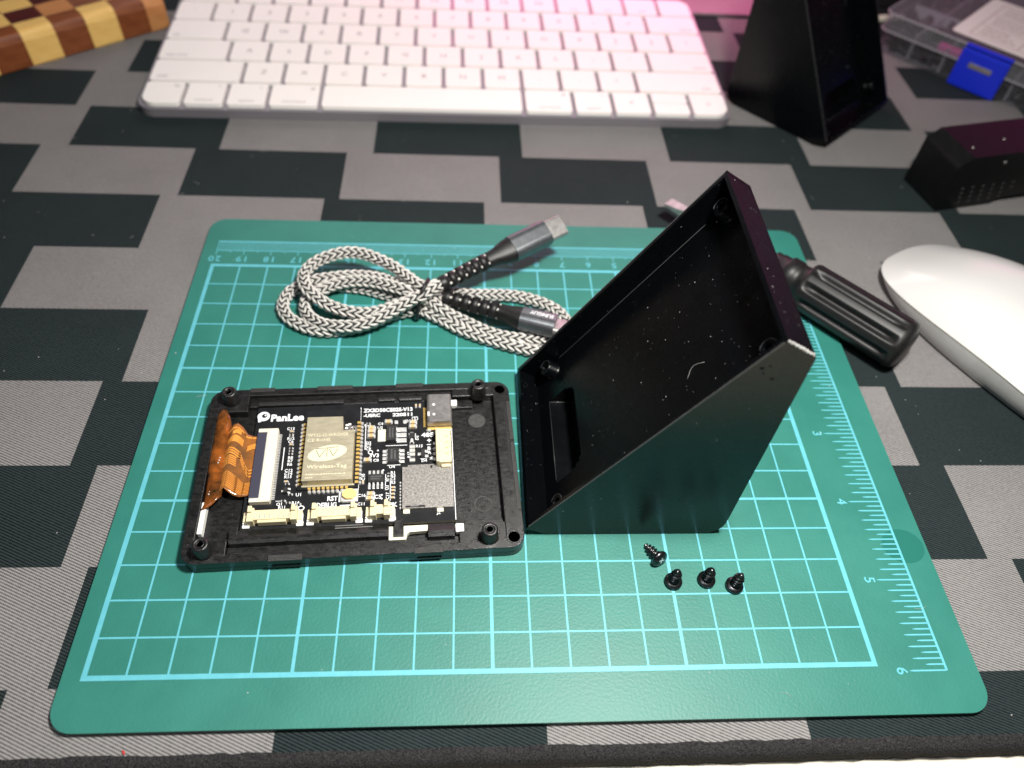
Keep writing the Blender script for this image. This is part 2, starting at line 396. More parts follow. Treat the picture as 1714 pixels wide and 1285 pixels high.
# ------------------------------------------------------------------ cutting mat
mat = thing('cutting_mat', 'green rubber cutting mat with pale blue grid and rulers', 'cutting mat', (0, 0, 0))
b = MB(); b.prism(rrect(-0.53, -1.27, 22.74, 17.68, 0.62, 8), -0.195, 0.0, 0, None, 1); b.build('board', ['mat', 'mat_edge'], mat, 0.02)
b = MB()
for i in range(1, 20):
    w = 0.045 if i % 5 == 0 else 0.026
    b.add([(i - w, 0, 0.004), (i + w, 0, 0.004), (i + w, 15, 0.004), (i - w, 15, 0.004)], [(0, 1, 2, 3)])
for j in range(1, 15):
    w = 0.040 if j % 5 == 0 else 0.025
    b.add([(0, j - w, 0.006), (20, j - w, 0.006), (20, j + w, 0.006), (0, j + w, 0.006)], [(0, 1, 2, 3)])
w = 0.065
b.ring([(-w, -w), (20 + w, -w), (20 + w, 15 + w), (-w, 15 + w)], [(w, w), (20 - w, w), (20 - w, 15 - w), (w, 15 - w)], 0.002, 0.008)
b.build('grid_lines', ['mat_print'], mat)
b = MB()
sheet = lambda xa, xb, ya, yb, z=0.004: b.add([(xa, ya, z), (xb, ya, z), (xb, yb, z), (xa, yb, z)], [(0, 1, 2, 3)])
sheet(-0.03, 20.03, 16.30, 16.37, 0.006); sheet(-0.03, 20.03, 15.80, 15.835, 0.006)
for i in range(201):
    x = i / 10; lo = 15.60 if i % 10 == 0 else (15.72 if i % 5 == 0 else 15.80); sheet(x - 0.015, x + 0.015, lo, 16.33)
b.build('centimetre_scale', ['mat_print'], mat)
b = MB()
sheet(21.85, 21.92, -0.20, 15.07, 0.006)
for i in range(97):
    yy = 15.02 - 15.24 * i / 96 + 0.03; ln = 1.0 if i % 16 == 0 else (0.80 if i % 2 == 0 else 0.50)
    tt = 0.022
    b.add([(21.88 - ln, yy - 0.008, 0.004), (21.88 - ln + 0.12, yy - tt, 0.004), (21.88, yy - tt, 0.004), (21.88, yy + tt, 0.004), (21.88 - ln + 0.12, yy + tt, 0.004), (21.88 - ln, yy + 0.008, 0.004)], [(0, 1, 2, 3, 4, 5)])
b.build('inch_scale', ['mat_print'], mat)
for i in range(21):
    for k, ch in enumerate(str(i)):
        b = MB(); b.text(ch, 0.42, 20 - i + (len(str(i)) - 1) * 0.125 - k * 0.25, 15.37, 0.005, 180, bold=0.012); b.build('numeral', ['mat_print'], mat)
for i in range(1, 7):
    b = MB(); b.text(str(i), 0.42, 20.66, 15.05 - 2.54 * i, 0.005, -90, bold=0.012); b.build('numeral', ['mat_print'], mat)
b = MB()
pl = [(22.05 + 0.62 * math.cos(R(a)), 3.4 + 0.55 * math.sin(R(a))) for a in range(0, 360, 12)]
b.add([(min(x_, 22.71), y_, 0.003) for x_, y_ in pl], [tuple(range(len(pl)))]); b.build('damp_spot', ['mat_spot'], mat)


def lint(n_, xr, yr, z, skip, parent, seed):
    rnd = random.Random(seed); b = MB()
    for k in range(n_):
        x, y_ = rnd.uniform(*xr), rnd.uniform(*yr)
        if skip(x, y_): continue
        if k % 5 == 0:
            a = rnd.uniform(0, 6.28); L_ = rnd.uniform(0.12, 0.38); c_ = rnd.uniform(-0.1, 0.1)
            b.tube([(x + L_ * t * math.cos(a) - c_ * math.sin(a) * math.sin(t * 3.1), y_ + L_ * t * math.sin(a) + c_ * math.cos(a) * math.sin(t * 3.1), z + 0.008) for t in (0, .25, .5, .75, 1)], 0.004, 3)
        else:
            r = rnd.uniform(0.008, 0.02); b.lathe([(r, 0), (r * 0.8, r * 0.5), (r * 0.2, r * 0.8)], 5, 0, Matrix.Translation((x, y_, z + 0.001)) @ Matrix.Diagonal((rnd.uniform(0.6, 1.6), 1, 1, 1)))
    b.build('lint', ['lint'], parent, kind='stuff')


M['lint'] = new_mat('lint', (0.50, 0.49, 0.47), 0.8)
lint(330, (-9, 33), (-1.6, 29), 0.0, lambda x, y_: -0.7 < x < 22.9 and -1.4 < y_ < 17.8, pad, 21)
lint(60, (-0.4, 22.6), (-1.1, 17.5), 0.0, lambda x, y_: 1.2 < x < 17.2 and 2 < y_ < 10.2, mat, 22)

# ------------------------------------------------------------------ printed wedge stand
EX, NX = Vector((0.527, 0, 0.850)), Vector((0.850, 0, -0.527))
def fp(s, d, y=0.0): v = Vector((0, 0, 0.35)) + EX * s + NX * d; return Vector((v.x, y, v.z))


def make_stand(name, label):
    t = thing(name, label, 'printed stand', (11.0, 3.84, 0.0), 0, 'black printed wedge stands')
    out = [(0, 0.35), (0.62, 0.0), (5.10, 0.0), (5.32, 0.04), (5.52, 0.17), (5.65, 0.38), (5.70, 0.62), (5.70, 7.66), (5.66, 7.79), (4.90, 8.25)]
    xz = Matrix(((1, 0, 0, 0), (0, 0, -1, 0), (0, 1, 0, 0), (0, 0, 0, 1)))      # prism z -> -y
    for ya, yb in ((0.0, 0.13), (5.79, 5.92)): MB().prism(out, -yb, -ya, 0, xz).build('side_wall', ['stand_side'], t, 0.03, 3)
    f = lambda s, d: (fp(s, d).x, fp(s, d).z)
    core = [(0, 0.352), f(0.13, 0), f(0.13, 0.72), f(9.17, 0.72), f(9.17, 0), (4.895, 8.245), (5.655, 7.785), (5.695, 7.66), (5.695, 0.62), (5.645, 0.385), (5.515, 0.175), (5.32, 0.045), (5.10, 0.004), (0.62, 0.004)]
    a, c2 = f(0.65, 0.72), f(1.85, 0.72)
    slot = core[:3] + [a, (c2[0] + 0.05, a[1]), c2] + core[3:]
    b = MB()
    def slotted(hi): c_ = f(hi, 0.72); return core[:3] + [a, (c2[0] + 0.05, a[1]), (c2[0] + 0.05, c_[1] - 0.05), c_] + core[3:]
    for ya, yb, pl in ((0.131, 1.40, core), (1.40, 1.47, slotted(1.35)), (1.47, 1.56, slotted(1.58)), (1.56, 1.70, slotted(1.75)), (1.70, 4.16, slotted(1.85)), (4.16, 4.28, slotted(1.78)), (4.28, 4.36, slotted(1.66)), (4.36, 4.42, slotted(1.50)), (4.42, 5.789, core)): b.prism(pl[::-1], -yb, -ya, 0, xz)
    q = MB(); q.tube([(a[0], 4.40, a[1] + 0.01), (c2[0] - 0.1, 4.40, a[1] + 0.01)], 0.016, 6); q.tube([(a[0] + 0.004, 1.5, a[1] + 0.006), (a[0] + 0.004, 4.40, a[1] + 0.006)], 0.006, 5); q.build('slot_glint', ['glint_grey'], t)  # grey beads paint the bright lines along the slot edges
    b.build('tray_body', ['stand'], t)
    b = MB()
    q = [fp(1.3, 0.66, 5.70), fp(7.9, 0.66, 5.70), fp(7.9, 0.66, 5.788), fp(1.3, 0.66, 5.788), fp(1.3, 0.719, 5.69), fp(7.9, 0.719, 5.69), fp(7.9, 0.719, 5.788), fp(1.3, 0.719, 5.788)]
    b.add(q, [(0, 1, 2, 3), (0, 4, 5, 1), (1, 5, 6, 2), (0, 3, 7, 4)]); b.tube([fp(1.4, 0.665, 5.70), fp(7.85, 0.665, 5.70)], 0.009, 6, 1); b.build('ledge', ['stand', 'glint_grey'], t, 0.012)  # lighter bead paints the bright line along the ledge
    for ya, yb in ((-0.003, 0.025), (5.885, 5.924)):          # tiny layer steps along the open rims, coloured lighter to paint their highlight
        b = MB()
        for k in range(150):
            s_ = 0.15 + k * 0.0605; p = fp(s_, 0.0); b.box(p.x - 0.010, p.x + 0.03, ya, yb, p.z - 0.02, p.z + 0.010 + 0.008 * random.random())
        b.build('layer_steps', ['glint_grey'], t, kind='stuff')
    for s in (1.0, 8.6):
        for yy in (0.47, 5.45):
            b = MB(); base = fp(s, 0.73, yy); tip = fp(s, 0.36, yy); mm = axis_matrix(base, tip, (0, 1, 0)); h = (tip - base).length
            b.lathe([(0.30, 0), (0.265, 0.05), (0.255, h - 0.03), (0.235, h), (0.13, h), (0.12, h - 0.14), (0.01, h - 0.14)], 18, 0, mm)
            b.tube([mm @ Vector((0.24 * math.cos(k * 0.33), 0.24 * math.sin(k * 0.33), h + 0.004 * math.sin(k * 3))) for k in range(9)], 0.007, 5, 1)  # partial grey arc paints the glint on the post's rim
            w = 0.31 if yy > 3 else -0.31
            ya, yb = sorted((0.08 if w > 0 else -0.08, w)); b.box(-0.10, 0.10, ya, yb, 0.0, h - 0.05, 0, mm)
            b.build('screw_post', ['stand', 'glint_grey'], t, 0.01)
    b = MB(); rnd = random.Random(3)
    def speck(p, nrm, r):
        u = nrm.orthogonal().normalized(); w = nrm.cross(u); a0 = rnd.uniform(0, 6.28); st = rnd.uniform(1, 2.6)
        vs = [p + (u * math.cos(a0 + k * 1.571) * (st if k % 2 else 1) + w * math.sin(a0 + k * 1.571) * (st if k % 2 else 1)) * r for k in range(4)] + [p + nrm * r * 0.8]
        b.add(vs, [(0, 1, 4), (1, 2, 4), (2, 3, 4), (3, 0, 4)])
    for k in range(230):
        r = 0.0045 + 0.009 * rnd.random() ** 5
        if k < 150: speck(fp(rnd.uniform(2.0, 9.0), 0.719, rnd.uniform(0.3, 5.6)) , -NX, r)
        elif k < 170:
            s = rnd.uniform(0.2, 9.1); speck(fp(s, rnd.uniform(0.05, 0.65), 5.789), Vector((0, -1, 0)), r * 0.8)
        elif k < 190: speck(fp(9.301, rnd.uniform(0.1, 0.7), rnd.uniform(0.2, 5.7)), EX, r)
        elif k < 212: speck(fp(0.131, rnd.uniform(0.05, 0.68), rnd.uniform(0.3, 5.5)), EX, r)
        else:
            s = rnd.uniform(0.8, 8.6); speck(fp(s, rnd.uniform(0.3, 0.9 + s * 0.25), -0.001), Vector((0, -1, 0)), r * 0.9)
    b.tube(spline([fp(6.05, 0.71, 1.55), fp(6.35, 0.67, 1.75), fp(6.75, 0.70, 1.62)], 0.08), 0.0045, 4)
    b.build('dust', ['dust'], t, kind='stuff')
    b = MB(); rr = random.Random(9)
    for k in range(26):                                     # pale lumps painting the highlight on the top corner
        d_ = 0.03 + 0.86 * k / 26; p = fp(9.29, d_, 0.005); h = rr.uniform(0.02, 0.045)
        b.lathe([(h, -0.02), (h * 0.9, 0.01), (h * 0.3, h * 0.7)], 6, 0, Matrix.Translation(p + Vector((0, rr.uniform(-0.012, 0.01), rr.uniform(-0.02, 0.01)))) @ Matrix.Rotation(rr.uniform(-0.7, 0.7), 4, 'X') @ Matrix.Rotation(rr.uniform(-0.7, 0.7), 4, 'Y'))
    b.build('corner_highlight', ['corner_glint'], t, kind='stuff')
    # small drips of plastic on the upper corner
    for x_, z_, r in ((4.62, 7.35, 0.05), (4.70, 7.18, 0.035), (4.95, 7.0, 0.045), (4.78, 7.42, 0.03)):
        MB().lathe([(r, 0), (r * 0.8, r * 0.5), (r * 0.3, r * 0.7)], 8, 0, axis_matrix((x_, 0.002, z_), (x_, -1, z_))).build('print_blob', ['stand'], t)
    return t


stand = make_stand('printed_stand', 'glossy black wedge stand standing on the green mat beside the opened display')
far = dup(stand); far['label'] = 'blurred black wedge stand behind, between the keyboard and clear parts box'
far.location = (30.37, 27.78, -0.2); far.rotation_euler = (0, 0, R(132.3))

# ------------------------------------------------------------------ opened display unit, face down
dev = thing('display_unit', 'opened black display housing with its circuit board exposed on the mat', 'display module', (1.738, 2.737, 0.0), R(2.95))
b = MB()
o4 = rrect(0, 0, 9.24, 5.92, 0.42, 7); i4 = rrect(0.30, 0.24, 8.72, 5.66, 0.18, 7)
b.prism(o4, 0.0, 0.215); b.ring(o4, i4, 0.214, 0.5)
b.box(0.29, 1.16, 5.05, 5.70, 0.2, 0.496); b.box(0.29, 1.16, 0.22, 0.70, 0.2, 0.496)        # corner platforms
b.box(7.42, 8.74, 5.37, 5.68, 0.2, 0.497); b.box(7.42, 8.74, 0.22, 0.84, 0.2, 0.470)
b.box(1.16, 7.42, 0.23, 0.52, 0.2, 0.36); b.box(1.16, 7.42, 5.30, 5.67, 0.2, 0.38)            # troughs
b.build('housing', ['case'], dev, 0.022, 2)
bar = [(0.50, 0.30), (0.50, 0.42), (0.54, 0.50), (0.62, 0.545), (0.72, 0.545), (0.82, 0.50), (0.97, 0.455), (0.97, 0.30)]   # rounded bars holding the board
yz = Matrix(((0, 0, 1, 0), (1, 0, 0, 0), (0, 1, 0, 0), (0, 0, 0, 1)))
lip = [(5.30, 0.30), (5.30, 0.47), (5.36, 0.49), (5.46, 0.45), (5.46, 0.30)]
for pl, ua, ub in ((bar, 1.22, 5.48), ([(p[0] - 0.10, p[1] + 0.02) for p in bar], 6.58, 7.30), ([(p[0] - 0.03, p[1]) for p in lip], 1.46, 4.05), (lip, 5.10, 5.62), (lip, 5.76, 6.45)):
    MB().prism(pl, ua, ub, 0, yz).build('retaining_rib', ['case'], dev, 0.012)
for q in ((5.64, 5.90, 0.52, 0.99, 0.36, 0.57), (7.50, 8.05, 5.02, 5.30, 0.2, 0.36), (1.18, 1.40, 0.60, 1.05, 0.2, 0.50)): MB().box(*q).build('retaining_clip', ['case'], dev, 0.012)
for q in ((8.72, 8.98, 3.70, 5.20, 0.2, 0.455), (8.72, 8.98, 0.86, 3.52, 0.2, 0.465), (7.6, 8.70, 0.9, 1.0, 0.2, 0.30), (9.10, 9.236, 3.62, 5.10, 0.45, 0.515), (9.10, 9.232, 1.20, 3.50, 0.45, 0.508)):
    MB().box(*q).build('grained_strip', ['case_grain'], dev, 0.015)
b = MB(); b.box(9.03, 9.085, 2.45, 4.95, 0.497, 0.503); b.build('latch_gap', ['black_matte'], dev)
MB().prism([(8.165 + 0.265 * math.cos(R(a)), 4.57 + 0.265 * math.sin(R(a))) for a in range(0, 360, 12)], 0.214, 0.228).build('moulding_mark', ['dull_disc'], dev)
MB().ring([(8.165 + 0.26 * math.cos(R(a)), 1.57 + 0.26 * math.sin(R(a))) for a in range(0, 360, 12)], [(8.165 + 0.235 * math.cos(R(a)), 1.57 + 0.235 * math.sin(R(a))) for a in range(0, 360, 12)], 0.214, 0.226).build('moulding_mark', ['dull_disc'], dev)
for ux, vy in ((0.62, 0.34), (0.64, 5.48), (8.25, 5.46), (8.25, 0.34)):
    b = MB(); b.lathe([(0.27, 0.46), (0.240, 0.53), (0.225, 0.93), (0.195, 0.97), (0.125, 0.97), (0.11, 0.93), (0.09, 0.84), (0.01, 0.84)], 22, 0, Matrix.Translation((ux, vy, 0)))
    b.lathe([(0.01, 0.972), (0.115, 0.972)], 10, 0, Matrix.Translation((ux, vy, -0.10)))
    b.tube([(ux + 0.10 * math.cos(a * 0.5 + ux), vy + 0.10 * math.sin(a * 0.5 + ux), 0.92 + 0.004 * a) for a in range(16)], 0.018, 5)
    b.build('screw_boss', ['case'], dev)
for ux, vy in ((8.95, 5.58), (8.94, 0.31)):
    b = MB(); b.ring([(ux + 0.20 * math.cos(R(a)), vy + 0.20 * math.sin(R(a))) for a in range(0, 360, 18)], [(ux + 0.165 * math.cos(R(a)), vy + 0.165 * math.sin(R(a))) for a in range(0, 360, 18)], 0.499, 0.512)
    b.lathe([(0.165, 0.5012), (0.01, 0.5012)], 20, 1, Matrix.Translation((ux, vy, 0))); b.build('peg_hole', ['case', 'black_matte'], dev)
for u0, u1, vv in ((2.31, 3.20, -1), (6.18, 6.98, -1), (1.15, 1.90, 1), (3.2, 4.3, 1), (5.64, 6.5, 1)):
    b = MB()
    if vv < 0: b.box(u0, u1, -0.035, 0.15, 0.36, 0.515); b.box(u0 + 0.06, u1 - 0.06, -0.03, 0.05, 0.13, 0.20)
    else: b.box(u0, u1, 5.80, 5.955, 0.30, 0.515)
    b.build('clip_tab', ['case_grain'], dev, 0.012)

for va, ua, ub in ((0.935, 4.02, 4.78), (0.865, 4.02, 5.05)): MB().box(ua, ub, va - 0.012, va + 0.012, 0.46, 0.500).build('rib_glint', ['bright_steel'], dev)  # pale strips paint edge highlights on the rib, not metal parts
pcb = [(1.43, 0.98), (7.36, 0.98), (7.41, 5.31), (1.45, 5.24)]
b = MB(); b.prism(pcb, 0.30, 0.40, 0, None, 1); b.build('circuit_board', ['pcb', 'pcb_edge'], dev)
ZP = 0.403
b = MB()                                                                                     # printing on the board
b.ring([(1.64 + 0.185 * math.cos(R(a)), 4.91 + 0.175 * math.sin(R(a))) for a in range(0, 360, 15)], [(1.665 + 0.085 * math.cos(R(a)), 4.93 + 0.08 * math.sin(R(a))) for a in range(0, 360, 15)], ZP - 0.002, ZP + 0.001); b.prism([(1.69 + 0.032 * math.cos(R(a)), 4.95 + 0.03 * math.sin(R(a))) for a in range(0, 360, 45)], ZP - 0.002, ZP + 0.001)
b.prism([(1.47, 4.90), (1.50, 4.69), (1.56, 4.70), (1.64, 4.78), (1.56, 4.88)], ZP - 0.002, ZP + 0.0005)
for wd, x0, x1, y0, y1, bo in (('PanLee', 1.87, 2.86, 4.70, 4.97, 0.04), ('ZX3D50CE02S-V13', 4.66, 6.17, 4.92, 5.07, 0.035), ('-USRC', 4.66, 5.17, 4.735, 4.865, 0.035), ('220511', 5.55, 6.16, 4.73, 4.86, 0.035), ('485', 6.43, 6.80, 3.90, 4.06, 0.03), ('+', 6.60, 6.72, 3.71, 3.83, 0.03), ('-', 6.59, 6.71, 3.60, 3.63, 0), ('B', 6.61, 6.70, 3.42, 3.54, 0.02), ('A', 6.61, 6.71, 3.27, 3.39, 0.02),
                                ('RST', 3.74, 4.03, 1.80, 1.96, 0.03), ('DEBUG', 3.45, 4.01, 1.585, 1.755, 0.03), ('I/O', 2.80, 3.13, 1.53, 1.70, 0.02), ('SPK', 5.37, 5.72, 1.515, 1.66, 0.03)):
    q = MB(); q.text_fit(wd, x0, x1, y0, y1, ZP, bold=bo); q.build('board_lettering', ['silk'], dev)
for s, x, y_, h in (('U1', 2.93, 2.05, .11), ('U4', 5.55, 2.87, .11), ('U2', 5.18, 4.31, .10), ('C4', 5.19, 4.46, .10), ('C8', 5.08, 3.12, .10), ('R10', 4.80, 4.42, .09), ('D1', 6.03, 4.53, .10), ('R15', 6.36, 3.57, .10), ('J2', 6.88, 1.25, .10), ('D4', 6.50, 3.04, .10), ('C16', 4.70, 1.93, .10), ('C11', 4.70, 1.65, .10),
                    ('R1', 5.585, 2.66, .10), ('R2', 5.585, 2.55, .10), ('C1', 5.585, 2.44, .10), ('R3', 5.585, 2.32, .10), ('Q1', 2.42, 1.77, .10), ('R11', 2.50, 1.66, .10), ('R14', 2.86, 1.79, .10), ('C13', 2.50, 4.40, .10), ('R12', 2.53, 4.03, .10), ('C6', 2.54, 3.92, .10),
                    ('R8', 2.58, 3.34, .10), ('R7', 2.58, 3.22, .10), ('R6', 2.58, 3.10, .10), ('C12', 2.57, 2.89, .10), ('C14', 2.57, 2.78, .10), ('R13', 2.57, 2.67, .10), ('D3', 4.84, 3.76, .10), ('C7', 4.84, 3.65, .10), ('C9', 4.84, 3.54, .10), ('C5', 5.16, 1.86, .13), ('3V3', 5.02, 3.29, .14)):
    b.text(s, h * 1.35, x, y_, ZP, bold=0.02)
for s, x, y_ in (('C10', 4.73, 2.55), ('C2', 6.20, 4.62), ('C3', 6.29, 4.62), ('D2', 6.30, 3.88), ('R17', 6.06, 3.27), ('R9', 5.42, 2.44), ('U3', 5.42, 2.16), ('C17', 5.44, 1.88), ('J6', 6.72, 3.12)): b.text(s, 0.135, x, y_, ZP, 90, bold=0.02)
for xa, xb, ya, yb in ((4.565, 4.59, 4.50, 5.12), (4.735, 4.755, 3.52, 4.40), (2.36, 2.385, 2.92, 3.72), (4.59, 4.61, 2.02, 2.36), (5.36, 5.38, 2.08, 2.62), (5.50, 5.52, 1.72, 2.40), (5.36, 6.0, 3.62, 3.64), (5.41, 5.80, 2.915, 2.935), (2.38, 2.72, 1.58, 1.60), (2.30, 2.60, 1.865, 1.88), (6.38, 6.58, 3.10, 3.115), (4.10, 4.55, 1.62, 1.65), (4.06, 4.10, 1.75, 2.1), (1.9, 2.5, 1.53, 1.55), (7.345, 7.365, 1.0, 4.2), (6.05, 6.07, 3.86, 4.05), (6.24, 6.26, 3.86, 4.05)):
    b.add([(xa, ya, ZP), (xb, ya, ZP), (xb, yb, ZP), (xa, yb, ZP)], [(0, 1, 2, 3)])
b.ring([(4.91 + 0.075 * math.cos(R(a)), 3.42 + 0.075 * math.sin(R(a))) for a in range(0, 360, 24)], [(4.91 + 0.052 * math.cos(R(a)), 3.42 + 0.052 * math.sin(R(a))) for a in range(0, 360, 24)], ZP - 0.002, ZP + 0.001)
for cx_, cy_ in ((5.05, 1.92), (5.05, 1.80), (5.27, 1.92), (5.27, 1.80), (5.30, 2.76), (5.13, 3.47)):
    b.prism([(cx_ + 0.028 * math.cos(R(a)), cy_ + 0.028 * math.sin(R(a))) for a in range(0, 360, 45)], ZP - 0.002, ZP + 0.002)
b.build('board_print', ['silk'], dev, kind='stuff')

fpc = MB(); fpc.box(1.86, 2.185, 1.80, 4.29, 0.40, 0.60); fpc.box(1.60, 2.17, 1.775, 1.90, 0.40, 0.585); fpc.box(1.60, 2.17, 4.19, 4.315, 0.40, 0.585)
fpc = fpc.build('ribbon_connector', ['ivory'], dev, 0.015)
b = MB(); b.box(1.575, 1.865, 1.905, 4.185, 0.41, 0.575)
b.build('locking_lever', ['smoke'], fpc, 0.02)
b = MB()
for k in range(40):
    yy = 1.93 + k * 0.0572; b.box(2.18, 2.27, yy - 0.014, yy + 0.014, 0.40, 0.44); b.box(1.862, 1.92, yy - 0.012, yy + 0.012, 0.594, 0.604)
b.build('contact_row', ['solder'], fpc, kind='stuff')

b = MB()                                                                                     # amber flex ribbon, humped between board and frame
pth = [(1.60, 0.50, 2.08, 4.12), (1.44, 0.49, 2.06, 4.12), (1.28, 0.50, 2.05, 4.18), (1.12, 0.56, 2.08, 4.42), (0.98, 0.66, 2.16, 4.50), (0.87, 0.68, 2.26, 4.46), (0.76, 0.60, 2.20, 4.40), (0.66, 0.50, 2.02, 4.36)]
vs, fs = [], []
nv = 26
for u, z, va, vb in pth:
    for k in range(nv + 1):
        t_ = k / nv; v = va + (vb - va) * t_; vs.append((u + 0.02 * math.sin(t_ * 9), v, z + 0.035 * math.sin(t_ * 3.1 + u * 4) - 0.03))
for i in range(len(pth) - 1):
    for k in range(nv): a = i * (nv + 1) + k; fs.append((a, a + 1, a + nv + 2, a + nv + 1))
b.add(vs, fs, 0, None, True); o = b.build('flex_ribbon', ['flex'], dev); so = o.modifiers.new('thick', 'SOLIDIFY'); so.thickness = 0.014
ribbon = vs
def on_ribbon(p_, t_):
    p_ = min(max(p_, 0), len(pth) - 1.001); t_ = min(max(t_, 0), 0.999) * nv; i_, k_ = int(p_), int(t_); fp_, fk = p_ - i_, t_ - k_
    g = lambda a_, c_: Vector(ribbon[a_ * (nv + 1) + c_])
    return g(i_, k_).lerp(g(i_, k_ + 1), fk).lerp(g(i_ + 1, k_).lerp(g(i_ + 1, k_ + 1), fk), fp_) + Vector((0, 0, 0.008))
b = MB()
def trace(path, w_):
    L_, R_ = [], []
    for (pa, ta), (pb, tb) in zip(path, path[1:]):
        for q_ in range(8):
            f_ = q_ / 7; p_, t_ = pa + (pb - pa) * f_, ta + (tb - ta) * f_; L_.append(on_ribbon(p_, t_ - w_)); R_.append(on_ribbon(p_, t_ + w_))
    n_ = len(L_); b.add(L_ + R_, [(k, k + 1, n_ + k + 1, n_ + k) for k in range(n_ - 1)], 0, None, True)
for k in range(9): trace(((0, 0.03 + 0.021 * k), (1.6, 0.03 + 0.021 * k), (2.8, 0.06 + 0.024 * k), (7, 0.05 + 0.028 * k)), 0.006)
for k in range(3): trace(((0, 0.30 + 0.05 * k), (1.0, 0.30 + 0.05 * k), (1.6, 0.40 + 0.045 * k), (2.6, 0.55 + 0.035 * k), (7, 0.57 + 0.035 * k)), 0.011)
for k in range(5): trace(((3.2, 0.40 + 0.03 * k), (7, 0.38 + 0.03 * k)), 0.009)
for k in range(4): trace(((0.0, 0.78 + 0.022 * k), (0.9, 0.78 + 0.022 * k), (1.8, 0.72 + 0.022 * k)), 0.013)
for k in range(4): trace(((2.6, 0.74 + 0.025 * k), (7, 0.74 + 0.025 * k)), 0.012)
trace(((0, 0.965), (1.2, 0.96), (2.4, 0.93), (7, 0.95)), 0.014); trace(((3.2, 0.89), (5.2, 0.87)), 0.03)
b.build('copper_traces', ['copper'], o, kind='stuff')
b = MB(); vs, fs = [], []
pth = [(0.82, 0.50, 2.05, 4.42), (0.72, 0.57, 1.90, 4.85), (0.60, 0.60, 1.76, 5.08), (0.48, 0.58, 1.70, 5.12), (0.38, 0.53, 1.66, 5.02), (0.31, 0.47, 1.64, 4.7)]
for u, z, va, vb in pth:
    for k in range(nv + 1):
        t_ = k / nv; v = va + (vb - va) * t_; vs.append((u - 0.05 * t_ + 0.02 * math.sin(t_ * 7), v, z + 0.04 * math.sin(t_ * 11 + u * 9) - 0.015))
for i in range(len(pth) - 1):
    for k in range(nv): a = i * (nv + 1) + k; fs.append((a, a + 1, a + nv + 2, a + nv + 1))
b.add(vs, fs, 0, None, True); o = b.build('folded_film', ['flex_dark'], dev); so = o.modifiers.new('thick', 'SOLIDIFY'); so.thickness = 0.02
b = MB()
for k in range(14): b.lathe([(0.024, 0), (0.018, 0.02), (0.004, 0.026)], 6, 0, Matrix.Translation((0.60 - 0.01 * k, 3.35 - 0.095 * k, 0.535 + 0.02 * math.sin(k))))
b.build('solder_dots', ['solder'], dev, kind='stuff')
b = MB(); b.box(0.305, 0.445, 0.92, 1.92, 0.216, 0.47); b.build('light_strip', ['white'], dev, 0.03)

rnd = random.Random(12)
# radio module with shield can
b = MB(); b.prism([(2.88, 2.17), (4.60, 2.17), (4.58, 5.03), (2.90, 4.99)], 0.401, 0.475)
rm = b.build('radio_module', ['pcb'], dev)
sh = [(3.03, 2.29), (4.44, 2.29), (4.45, 4.03), (4.10, 4.03), (4.09, 4.54), (3.04, 4.55)]
b = MB(); b.prism(sh, 0.474, 0.745); b.box(2.99, 4.49, 2.235, 2.30, 0.474, 0.50); b.build('shield_can', ['shield'], rm, 0.03, 3)
b = MB(); zt = 0.7475
b.text_fit('WT32-S3-WROVER', 3.10, 4.28, 3.82, 3.93, zt); b.text_fit('CE RoHS', 3.10, 3.76, 3.64, 3.75, zt); b.text_fit('Wireless-Tag', 3.14, 4.28, 2.66, 2.82, zt, bold=0.01)

for x0, x1, y_ in ((3.13, 4.20, 2.48), (3.12, 3.30, 2.37)):
    x = x0
    while x < x1: wd = rnd.uniform(0.02, 0.07); b.add([(x, y_, zt), (x + wd, y_, zt), (x + wd, y_ + 0.03, zt), (x, y_ + 0.03, zt)], [(0, 1, 2, 3)]); x += wd + 0.02
ell = [(3.70 + 0.57 * math.cos(R(a)) * 0.98, 3.22 + 0.27 * math.sin(R(a)) + 0.09 * math.cos(R(a))) for a in range(0, 360, 10)]
b.add([(x, y_, zt) for x, y_ in ell], [tuple(range(36))])
b.build('etched_marks', ['shield_etch'], rm)
b = MB(); zt = 0.7495
def stroke(p, q, w=0.008):
    p, q = Vector((*p, zt)), Vector((*q, zt)); n_ = Vector((-(q - p).y, (q - p).x, 0)).normalized() * w; b.add([p - n_, q - n_, q + n_, p + n_], [(0, 1, 2, 3)])
for p, q in (((3.36, 3.38), (4.02, 3.42)), ((3.37, 3.33), (3.49, 3.08)), ((3.49, 3.08), (3.65, 3.37)), ((3.69, 3.39), (3.69, 3.09)), ((3.74, 3.37), (3.87, 3.11)), ((3.87, 3.11), (4.01, 3.37))): stroke(p, q)
b.build('logo_lines', ['chip'], rm)
b = MB()
for k in range(16):
    yy = 2.36 + k * 0.142
    for xa, s_ in ((2.885, -1), (4.597, 1)):
        b.box(min(xa, xa - s_ * 0.10), max(xa, xa - s_ * 0.10), yy - 0.042, yy + 0.042, 0.40, 0.479, 1)
        b.lathe([(0.052, 0), (0.05, 0.04), (0.02, 0.07)], 7, 0, Matrix.Translation((xa + s_ * 0.035, yy, 0.40)))
for k in range(9):
    xx = 3.22 + k * 0.131; b.box(xx - 0.042, xx + 0.042, 2.165, 2.232, 0.40, 0.479, 1); b.lathe([(0.056, 0), (0.052, 0.05), (0.02, 0.08)], 8, 0, Matrix.Translation((xx, 2.11, 0.40)))
b.build('edge_pads', ['solder', 'gold'], rm, kind='stuff')
